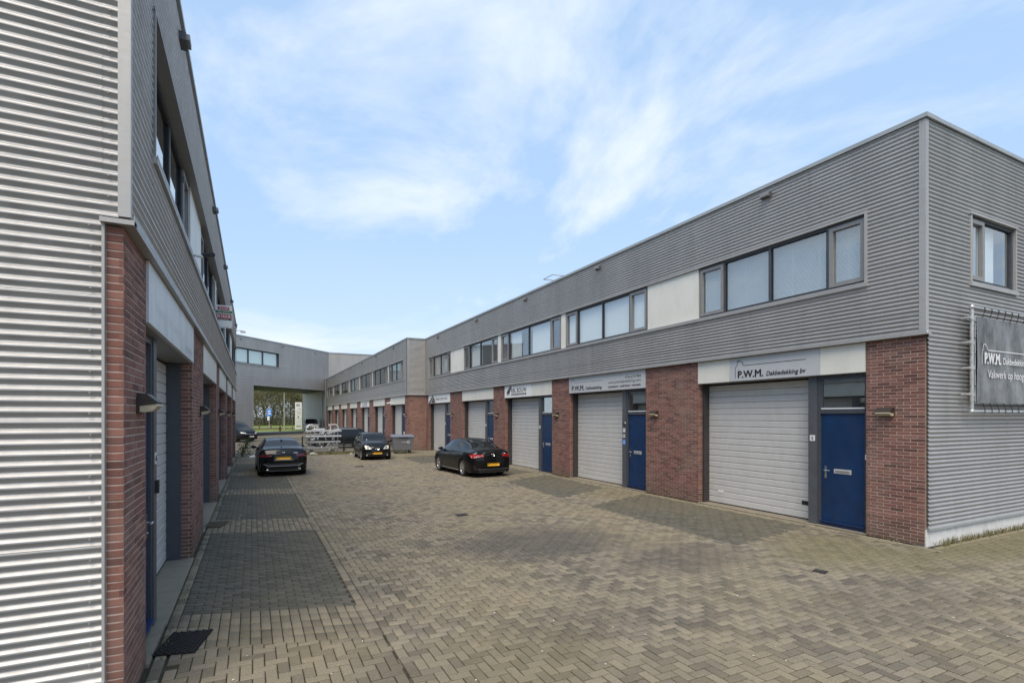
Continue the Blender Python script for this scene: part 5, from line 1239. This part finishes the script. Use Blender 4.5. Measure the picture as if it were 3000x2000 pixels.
coupe = dict(paint='paint_black', rw=.325, axles=(-1.34, 1.39), zb=.18, tw=.23, spokes=10, rim='rim_silver',
    top=[(-2.28, .86), (-2.2, 1.0), (-2.08, 1.045), (-1.75, 1.075), (-.95, 1.31), (-.25, 1.42), (.15, 1.425), (.62, 1.34), (1.25, .99), (2.1, .78), (2.28, .62)],
    belt=[(-2.28, .78), (-2.15, .91), (-1.4, .965), (0, .93), (1.1, .90), (1.9, .76), (2.28, .58)],
    zr=[(-2.28, .82), (-2.15, .97), (-1.75, 1.03), (-.95, 1.26), (-.25, 1.365), (.15, 1.37), (.62, 1.28), (1.25, .945), (2.1, .74), (2.28, .58)],
    w=[(-2.28, .72), (-2.2, .81), (-1.95, .885), (-1.35, .915), (1.4, .915), (1.95, .87), (2.2, .77), (2.28, .66)],
    wr=[(-2.28, .62), (-2.15, .70), (-1.75, .68), (-.95, .56), (-.25, .57), (.15, .575), (.62, .58), (1.25, .74), (2.1, .66), (2.28, .5)],
    rearwin=(-1.70, -.72), windscreen=(.66, 1.2), sideglass=(-1.22, 1.02), pillars=(-.18,), mirror=(.92, .95),
    bulge_r=[(.18, .02), (.4, .11), (.6, .12), (.8, .10), (1.0, .05), (1.2, .02)], bulge_f=[(.2, .08), (.5, .14), (.8, .05), (1, .02)],
    seams=(.95, -.18, -1.02), handles=(.02, -.82), handle_mat='paint_black', 
    decals=[('number_plate', 'plate_yellow', 'r', rect_(-.26, .26, .44, .55), dict(off=.014, nx=4, nz=2)),
        ('tail_light', 'light_red', 'r', [(.40, .80), (.84, .74), (.86, .86), (.44, .87)], dict(mirror=True, off=.008, nx=14)),
        ('tail_light_core', 'light_dark_red', 'r', [(.50, .80), (.80, .77), (.80, .81), (.52, .83)], dict(mirror=True, off=.011, nx=10, nz=2)),
        ('bumper_trim', 'frame_dark', 'r', [(-.62, .30), (.62, .30), (.66, .335), (-.66, .335)], dict(off=.01, nx=14)),
        ('diffuser', 'black_plastic', 'r', [(-.62, .19), (.62, .19), (.58, .30), (-.58, .30)], dict(off=.006, nx=14)),
        ('vent', 'well_black', 'r', [(.66, .30), (.78, .32), (.79, .50), (.70, .44)], dict(mirror=True, off=.006, nx=4)),
        ('emblem', 'chrome', 'r', [(-.045, .80), (.045, .80), (.045, .89), (-.045, .89)], dict(nx=4, nz=4, off=.012)),
        ('emblem_core', 'well_black', 'r', [(-.022, .823), (.022, .823), (.022, .867), (-.022, .867)], dict(nx=2, nz=2, off=.015)),
        ('badge', 'chrome', 'r', [(.42, .90), (.58, .89), (.58, .91), (.42, .92)], dict(nx=3, nz=1, off=.008, )),
        ('side_tail_light', 'light_red', 'L', [(-2.24, .79), (-1.98, .83), (-1.98, .865), (-2.24, .885)], dict(off=.006, nx=8)),
        ('side_tail_light', 'light_red', 'R', [(-2.24, .79), (-1.98, .83), (-1.98, .865), (-2.24, .885)], dict(off=.006, nx=8)),
        ('sill_trim', 'frame_grey', 'L', [(-.95, .215), (1.0, .215), (1.0, .245), (-.95, .25)], dict(off=.008, nx=20, nz=1)),
        ('sill_trim', 'frame_grey', 'R', [(-.95, .215), (1.0, .215), (1.0, .245), (-.95, .25)], dict(off=.008, nx=20, nz=1)),
        ('headlight', 'light_clear', 'L', [(1.95, .60), (2.2, .58), (2.2, .66), (1.95, .70)], dict(off=.006, nx=6)),
        ('headlight', 'light_clear', 'R', [(1.95, .60), (2.2, .58), (2.2, .66), (1.95, .70)], dict(off=.006, nx=6))])
car('parked_car', 'glossy black coupe-roofed car with silver rims and red tail lights, parked before the right row', 'car', (7.86, 19.6), 3.0, coupe)[0].scale = (.95, .88, .98)
hatch = dict(paint='paint_anthracite', rw=.28, axles=(-1.17, 1.17), zb=.19, tw=.17, spokes=5,
    top=[(-1.68, .88), (-1.6, 1.08), (-1.36, 1.37), (-.9, 1.45), (-.1, 1.465), (.32, 1.43), (1.02, 1.03), (1.45, .90), (1.62, .74)],
    belt=[(-1.68, .80), (-1.55, .96), (-.8, .96), (0, .93), (.9, .90), (1.4, .80), (1.62, .62)],
    zr=[(-1.68, .84), (-1.6, 1.04), (-1.36, 1.32), (-.9, 1.40), (-.1, 1.41), (.32, 1.37), (1.02, .98), (1.45, .86), (1.62, .70)],
    w=[(-1.68, .68), (-1.58, .77), (-1.2, .815), (1.15, .815), (1.45, .77), (1.58, .69), (1.62, .64)],
    wr=[(-1.68, .60), (-1.36, .56), (-.9, .56), (-.1, .57), (.32, .565), (1.02, .68), (1.45, .62), (1.62, .52)],
    rearwin=(-1.58, -1.34), windscreen=(.37, .98), sideglass=(-1.25, .82), pillars=(-.15, -1.0), mirror=(.72, .95),
    bulge_r=[(.2, .03), (.5, .08), (.9, .04), (1.2, .02)], bulge_f=[(.2, .09), (.45, .15), (.62, .12), (.8, .04), (1, .02)],
    seams=(.82, -.15, -.95), handles=(.0, -.75), 
    decals=[('number_plate', 'plate_yellow', 'f', rect_(-.25, .25, .33, .44), dict(off=.016, nx=4, nz=2)),
        ('headlight', 'light_clear', 'f', [(.30, .60), (.62, .60), (.66, .80), (.46, .76)], dict(mirror=True, off=.008, nx=12, nz=6)),
        ('headlight_lens', 'rim_dark', 'f', [(.44, .64), (.54, .64), (.54, .72), (.44, .72)], dict(mirror=True, off=.012, nx=4, nz=4)),
        ('emblem', 'chrome', 'f', [(-.11, .60), (-.08, .56), (.08, .56), (.11, .60)], dict(off=.012, nx=6, nz=2)),
        ('emblem', 'chrome', 'f', [(-.11, .60), (-.085, .60), (-.085, .65), (-.115, .66)], dict(off=.012, nx=2, nz=2, mirror=True)),
        ('emblem_core', 'chrome', 'f', [(-.035, .59), (.035, .59), (.025, .66), (-.025, .66)], dict(off=.014, nx=2, nz=3)),
        ('upper_grille', 'well_black', 'f', [(-.40, .525), (.40, .525), (.42, .545), (-.42, .545)], dict(off=.004, nx=12, nz=1)),
        ('lower_grille', 'well_black', 'f', [(-.55, .24), (.55, .24), (.60, .47), (-.60, .47)], dict(off=.004, nx=14)),
        ('bumper_strip', 'black_plastic', 'f', [(-.60, .35), (.60, .35), (.62, .40), (-.62, .40)], dict(off=.008, nx=14, nz=1)),
        ('fog_light', 'light_clear', 'f', [(.52, .25), (.58, .25), (.58, .31), (.52, .31)], dict(mirror=True, off=.01, nx=2)),
        ('windscreen_sticker', 'white_plastic', 'f', [(.42, 1.06), (.47, 1.06), (.47, 1.10), (.42, 1.10)], dict(off=.006, nx=2, nz=2)),
        ('wiper', 'black_rubber', 'f', [(-.4, 1.045), (.2, 1.05), (.2, 1.062), (-.4, 1.057)], dict(off=.012, nx=8, nz=1))])
car('parked_car', 'small dark hatchback facing the camera with large pale headlights and yellow plate', 'car', (5.80, 28.7), 178.5, hatch)[0].scale = (.94, .94, .96)
hatch2 = dict(paint='paint_darkblue', rw=.31, axles=(-1.27, 1.27), zb=.20, tw=.2, spokes=5,
    top=[(-1.98, .9), (-1.9, 1.1), (-1.6, 1.36), (-1.1, 1.44), (-.1, 1.46), (.35, 1.42), (1.1, 1.02), (1.8, .85), (1.95, .68)],
    belt=[(-1.98, .84), (-1.8, 1.0), (-.8, .97), (0, .93), (1.0, .90), (1.7, .78), (1.95, .6)],
    zr=[(-1.98, .86), (-1.9, 1.06), (-1.6, 1.31), (-1.1, 1.385), (-.1, 1.40), (.35, 1.36), (1.1, .97), (1.8, .80), (1.95, .64)],
    w=[(-1.98, .74), (-1.85, .83), (-1.3, .87), (1.3, .87), (1.75, .82), (1.95, .68)], wr=[(-1.98, .64), (-1.6, .58), (-1.1, .57), (-.1, .58), (.35, .58), (1.1, .72), (1.95, .55)],
    rearwin=(-1.88, -1.55), windscreen=(.4, 1.05), sideglass=(-1.42, .95), pillars=(-.12,), mirror=(.82, .96), bulge_r=[(.2, .04), (.6, .09), (1.2, .02)], bulge_f=[(.2, .08), (.6, .13), (1, .02)],
    seams=(.9, -.12, -1.05), handles=(.02, -.85),
    decals=[('sill_trim', 'frame_grey', 'L', [(-.9, .24), (.9, .24), (.9, .28), (-.9, .28)], dict(off=.008, nx=14, nz=1)), ('sill_trim', 'frame_grey', 'R', [(-.9, .24), (.9, .24), (.9, .28), (-.9, .28)], dict(off=.008, nx=14, nz=1)),
        ('roof_line', 'aluminium', 'L', [(-1.3, 1.36), (.3, 1.355), (.3, 1.375), (-1.3, 1.375)], dict(off=.006, nx=14, nz=1)), ('headlight', 'light_clear', 'L', [(1.6, .62), (1.85, .60), (1.85, .70), (1.6, .74)], dict(nx=6)), ('tail_light', 'light_dark_red', 'L', [(-1.9, .8), (-1.7, .84), (-1.7, .98), (-1.9, .95)], dict(nx=4))])
car('parked_car', 'dark blue-black hatchback standing side-on behind the stack of ladder racks', 'car', (5.55, 39.6), 88, hatch2)
mpv = dict(paint='paint_black', rw=.34, axles=(-1.55, 1.45), zb=.22, tw=.23, spokes=5, rim='rim_dark',
    top=[(-2.35, 1.0), (-2.25, 1.65), (-1.9, 1.80), (0, 1.86), (.75, 1.80), (1.75, 1.14), (2.25, .98), (2.38, .78)],
    belt=[(-2.35, .95), (-2.1, 1.12), (0, 1.08), (1.4, 1.03), (2.1, .88), (2.38, .7)], zr=[(-2.35, .98), (-2.25, 1.58), (-1.9, 1.74), (0, 1.79), (.75, 1.73), (1.75, 1.09), (2.25, .92), (2.38, .74)],
    w=[(-2.35, .84), (-2.2, .92), (-1.6, .95), (1.6, .95), (2.1, .90), (2.38, .74)], wr=[(-2.35, .78), (-2.25, .70), (-1.9, .68), (0, .69), (.75, .68), (1.75, .80), (2.38, .62)],
    rearwin=(-2.24, -1.95), windscreen=(.82, 1.7), sideglass=(-2.0, 1.45), pillars=(-.5, .72), mirror=(1.2, 1.12), bulge_r=[(.2, .03), (1.6, .05)], bulge_f=[(.2, .08), (.6, .14), (.9, .08), (1.1, .02)],
    seams=(1.2, .1, -1.1), handles=(.3, -.9),
    decals=[('number_plate', 'sign_white', 'f', rect_(-.25, .25, .44, .55), dict(off=.012, nx=4, nz=2)), ('headlight', 'light_clear', 'f', [(.44, .74), (.86, .78), (.84, .90), (.50, .84)], dict(mirror=True, nx=10)), ('chrome_strip', 'chrome', 'f', [(-.6, .70), (.6, .70), (.62, .725), (-.62, .725)], dict(nx=12, nz=1)), ('lower_grille', 'well_black', 'f', [(-.6, .28), (.6, .28), (.68, .42), (-.68, .42)], dict(nx=12)),
        ('chrome_strip', 'chrome', 'L', [(-2.0, 1.085), (1.3, 1.05), (1.3, 1.07), (-2.0, 1.105)], dict(nx=20, nz=1)), ('chrome_strip', 'chrome', 'R', [(-2.0, 1.085), (1.3, 1.05), (1.3, 1.07), (-2.0, 1.105)], dict(nx=20, nz=1))])
car('parked_van', 'black people carrier half hidden behind the far end of the left row', 'van', (-1.75, 53.3), 222, mpv)
van = dict(mpv, paint='paint_silver', rim='rim_silver',
    top=[(-2.4, 1.0), (-2.36, 1.85), (-2.1, 1.93), (0, 1.96), (1.0, 1.92), (1.75, 1.22), (2.3, 1.06), (2.42, .82)], zr=[(-2.4, .98), (-2.36, 1.78), (-2.1, 1.86), (0, 1.88), (1.0, 1.84), (1.75, 1.16), (2.3, 1.0), (2.42, .78)], belt=[(-2.4, .95), (-2.2, 1.15), (0, 1.13), (1.4, 1.1), (2.15, .96), (2.42, .74)],
    w=[(-2.4, .86), (-2.3, .93), (-1.6, .95), (1.6, .95), (2.1, .92), (2.42, .80)], wr=[(-2.4, .8), (-2.36, .76), (-2.1, .74), (0, .75), (1.0, .74), (1.75, .84), (2.42, .7)], windscreen=(1.05, 1.7), bulge_f=[(.2, .05), (.6, .10), (.9, .06), (1.2, .02)],
    decals=[('bumper', 'black_plastic', 'f', [(-.9, .23), (.9, .23), (.9, .62), (-.9, .62)], dict(nx=18, nz=6, off=.02)), ('grille', 'well_black', 'f', [(-.45, .70), (.45, .70), (.48, .86), (-.48, .86)], dict(nx=12)), ('headlight', 'light_clear', 'f', [(.52, .72), (.86, .72), (.86, .90), (.54, .87)], dict(mirror=True, nx=8)), ('number_plate', 'plate_yellow', 'f', rect_(-.25, .25, .42, .52), dict(nx=4, nz=2, off=.03))])
car('parked_van', 'silver panel van facing the camera in the mouth of the drive-through passage', 'van', (7.25, 77.6), 180, van)

# ------------------------------------------------------------------ BEYOND THE GATE
def make_tree(h_, seed, dens):
    rd = random.Random(seed); bark = MB(); tw = MB()
    def limb(p, d, L, r, lv):
        q = p; n_ = 3
        for k in range(n_):
            d2 = (d + Vector((rd.gauss(0, .12), rd.gauss(0, .12), .05 + rd.gauss(0, .06)))).normalized(); q2 = q + d2 * L / n_; r2 = r * (1 - .22); bark.tube(q, q2, r, 6 if lv < 2 else 4, 0, r2, caps=False); q, d, r = q2, d2, r2
        if lv >= 3:
            for _ in range(dens):
                c = p.lerp(q, rd.random()) + Vector((rd.gauss(0, .55), rd.gauss(0, .55), rd.gauss(0, .5))); a = Vector((rd.gauss(0, 1), rd.gauss(0, 1), rd.gauss(.4, 1))).normalized()
                if rd.random() < .45: b = a.orthogonal().normalized(); l = rd.uniform(.3, .9); tw.add([c - b * .012, c + b * .012, c + a * l], [(0, 1, 2)], 0)
                else: b = a.orthogonal().normalized(); s_ = rd.uniform(.05, .13); cc = a.cross(b); tw.add([c - b * s_, c + cc * s_ * .7, c + b * s_, c - cc * s_ * .7], [(0, 1, 2, 3)], rd.choice((1, 1, 1, 2)))
            return
        for k in range(rd.choice((3, 4)) if lv else 6):
            ang = 6.28 * (k + rd.random() * .6) / 4; up = rd.uniform(.35, 1.0) if lv else rd.uniform(.7, 1.4)
            nd = Vector((math.cos(ang), math.sin(ang), up)).normalized(); nd = (nd + d * .5).normalized()
            limb(p.lerp(q, rd.uniform(.55, 1.0)) if lv or k else q, nd, L * rd.uniform(.62, .8), r * .75, lv + 1)
    limb(Vector((0, 0, 0)), Vector((0, 0, 1)), h_ * .30, h_ * .018, 0)
    return bark.mesh('trunk', M('bark'), (0, 0, 0)), tw.mesh('crown', M('twig', 'leaf_olive', 'leaf_green'), (0, 0, 0))
VAR = [make_tree(15, 3, 60), make_tree(13, 11, 66), make_tree(16, 23, 56)]
spots = [(6.2, 131, 0, 1.0), (1.0, 137, 1, 1.0), (12.5, 136, 2, .95), (-4, 133, 1, 1.1), (18, 134, 0, 1.05), (4, 146, 2, 1.1), (9.5, 148, 1, 1.2), (15, 150, 0, 1.1), (-2, 150, 2, 1.1), (24, 140, 1, 1.2), (-10, 138, 0, 1.1), (3.0, 158, 1, 1.2), (12, 160, 2, 1.2), (30, 150, 0, 1.2), (-14, 152, 2, 1.2)]
tl = ['tallest spreading bare tree in the middle of the passage view', 'olive tree left of the blue road sign', 'tree standing behind the totem sign', 'leftmost tree seen through the passage', 'tree mostly hidden behind the passage right wall'] 
for i, (x, y, v, sc) in enumerate(spots):
    t = thing('bare_tree', (x, y, 0), tl[i] if i < len(tl) else f'woodland tree {["left of centre", "right of centre", "far right", "centre right", "far left", "leftmost", "directly behind the blue sign", "behind the totem sign in the last row", "rightmost", "last row far left"][i - 5]} in the rows beyond the passage', 'tree', 'winter trees beyond the road' if i < len(tl) else 'woodland trees in the back rows', local=True, rotz=random.uniform(0, 6)); t.scale = (sc, sc, sc)
    link('trunk', VAR[v][0], (0, 0, 0), t); link('crown', VAR[v][1], (0, 0, 0), t)
mb = MB(); rd = random.Random(5)
for _ in range(150000):
    x = rd.uniform(-12, 32); y = 140 + rd.random() ** 1.3 * 26; z = rd.random() ** 1.05 * (12.5 + 1.8 * math.sin(x * .8) + 1.4 * math.sin(x * .31 + 2) + (y - 140) * .12); s_ = rd.uniform(.05, .17)
    a = Vector((rd.gauss(0, 1), rd.gauss(0, 1), rd.gauss(0, 1))).normalized(); b = a.orthogonal().normalized(); cc = a.cross(b); c = Vector((x, y, z)); mb.add([c - b * s_, c + cc * s_ * .6, c + b * s_, c - cc * s_ * .6], [(0, 1, 2, 3)], rd.choice((0, 1, 1, 2, 2)))
tag(mb.build('thicket', 'twig leaf_olive leaf_green'), 'brown and olive undergrowth along the wood edge beyond the road', 'undergrowth', kind='stuff')
tufts('verge_grass', [(random.uniform(-6, 16), random.uniform(93, 112)) for _ in range(2200)], .06, .22, 'weed_green dry_grass', 4, .3, 'rough grass on the verge beyond the passage', 'grass', .02)
def pole(name, x, y, h_, r, mat, label, cat): mb = MB(); mb.tube((x, y, 0), (x, y, h_), r, 8, 0, r * .7); return mb
t = thing('street_lamp', (4.7, 94, 0), 'pale street lamp post in the middle of the passage view', 'street lamp'); m_ = pole('', 4.7, 94, 7.4, .09, '', '', ''); m_.build('lamp_post', 'pole_grey', t)
mb = MB(); mb.lathe([(.05, 0), (.28, .1), (.30, .2), (.12, .5), (.01, .52)], (4.7, 94, 7.3), (0, 0, 1), 12); mb.build('lamp_head', 'white_plastic', t)
tag(pole('', 9.0, 149, 15, .16, '', '', '').build('street_lamp', 'pole_grey'), 'tall thin grey mast beyond the road, right of the lamp post', 'mast')
t = thing('road_sign', (3.05, 118, 0), 'blue road sign with white subplate on a post beyond the passage', 'road sign'); mb = MB(); mb.tube((3.05, 118, 0), (3.05, 118, 3.4), .06, 8); mb.build('post', 'pole_grey', t)
mb = MB(); mb.box(2.62, 3.5, 117.85, 117.9, 2.35, 3.75); mb.build('sign_plate', 'sign_blue', t); mb = MB(); mb.box(2.8, 3.3, 117.84, 117.845, 3.2, 3.45); mb.box(2.8, 3.35, 117.84, 117.845, 2.7, 2.95); mb.build('lettering', 'ink_white', t); mb = MB(); mb.box(2.70, 3.1, 117.85, 117.9, 1.45, 2.3); mb.build('subplate', 'white_plastic', t)
for i, (x, y, h_) in enumerate(((1.05, 99, .95), (3.75, 86.6, .75), (3.0, 104, .8))): mb = MB(); mb.box(x - .12, x + .12, y - .1, y + .1, 0, h_); tag(mb.build('bollard', 'timber'), ['dark wooden bollard at the left edge of the passage view', 'low wooden bollard left of the street lamp foot', 'small wooden bollard in the verge'][i], 'bollard')
t = thing('totem_sign', (6.75, 93.0, 0), 'tall white totem sign with the number 88 and company names', 'sign')
FT_ = Fr('tot', (.38, 93.0, 0), (1.0, 0, 0), (0, -1, 0)); mb = MB(); mb.box(5.92, 6.96, -.15, .0, .12, 4.62, FT_); mb.build('sign_panel', 'sign_white', t); mb = MB(); mb.box(6.0, 6.9, -.12, -.03, 0, .12, FT_); mb.build('sign_foot', 'frame_dark', t)
mb = MB(); text(mb, '88', FT_, 6.10, 3.93, .52, .40, .006, 1, .0); text(mb, 'wixx', FT_, 6.32, 3.47, .50, .14, .006, 1); text(mb, 'Toon', FT_, 6.2, 2.78, .6, .25, .006, 1, -.01, 0, 1); text(mb, 'SE:M', FT_, 6.1, .5, .7, .28, .006, 1, .03)
for z in (3.2, 2.52, 1.55, 1.0): mb.box(6.02, 6.86, .002, .006, z, z + .02, FT_, 1)
mb.poly([(6.30, 2.12), (6.40, 2.02), (6.52, 2.14), (6.44, 2.32), (6.32, 2.30)], FT_, .002, .008); text(mb, 'Kramer B', FT_, 6.08, 1.85, .7, .10, .006, 1); text(mb, 'Alting', FT_, 6.35, 1.28, .45, .10, .006, 1, 0, 0, 1); mb.poly([(6.1, 1.25), (6.2, 1.25), (6.15, 1.37)], FT_, .002, .008); mb.build('lettering', 'ink_black ink_grey', t)
mb = MB(); mb.tube((5.45, 86.2, 0), (5.5, 86.2, 2.9), .04, 6); mb.box(5.42, 5.56, 86.1, 86.15, 2.2, 2.95); tag(mb.build('sign_post', 'pole_grey'), 'thin leaning post with a narrow plate left of the totem sign', 'post')
mb = MB(); rd = random.Random(9)
for _ in range(900):
    a = rd.uniform(0, 6.28); r_ = abs(rd.gauss(0, .28)); z = rd.random() ** .8 * 1.15 * max(.1, 1 - r_); c = Vector((-.55 + r_ * math.cos(a) + z * .35, 33.0 + r_ * math.sin(a), z)); d_ = Vector((rd.gauss(0, 1), rd.gauss(0, 1), rd.gauss(0, 1))).normalized(); b = d_.orthogonal().normalized(); s_ = rd.uniform(.02, .05); cc = d_.cross(b); mb.add([c - b * s_, c + cc * s_ * .6, c + b * s_, c - cc * s_ * .6], [(0, 1, 2, 3)], rd.choice((0, 1)))
shr = thing('shrub', (-.55, 33.0, 0), 'scraggly green shrub at the far foot of the left row by the fence', 'shrub'); mb.build('foliage', 'leaf_green weed_green', shr)
mb = MB(); [mb.tube((-.55, 33, 0), (-.55 + dx, 33 + dy, z), .012, 5, 0, .004) for dx, dy, z in ((.1, 0, .7), (-.15, .1, .9), (.45, -.1, 1.1), (.25, .1, 1.0), (0, -.1, .8))]; mb.build('stem', 'bark', shr)
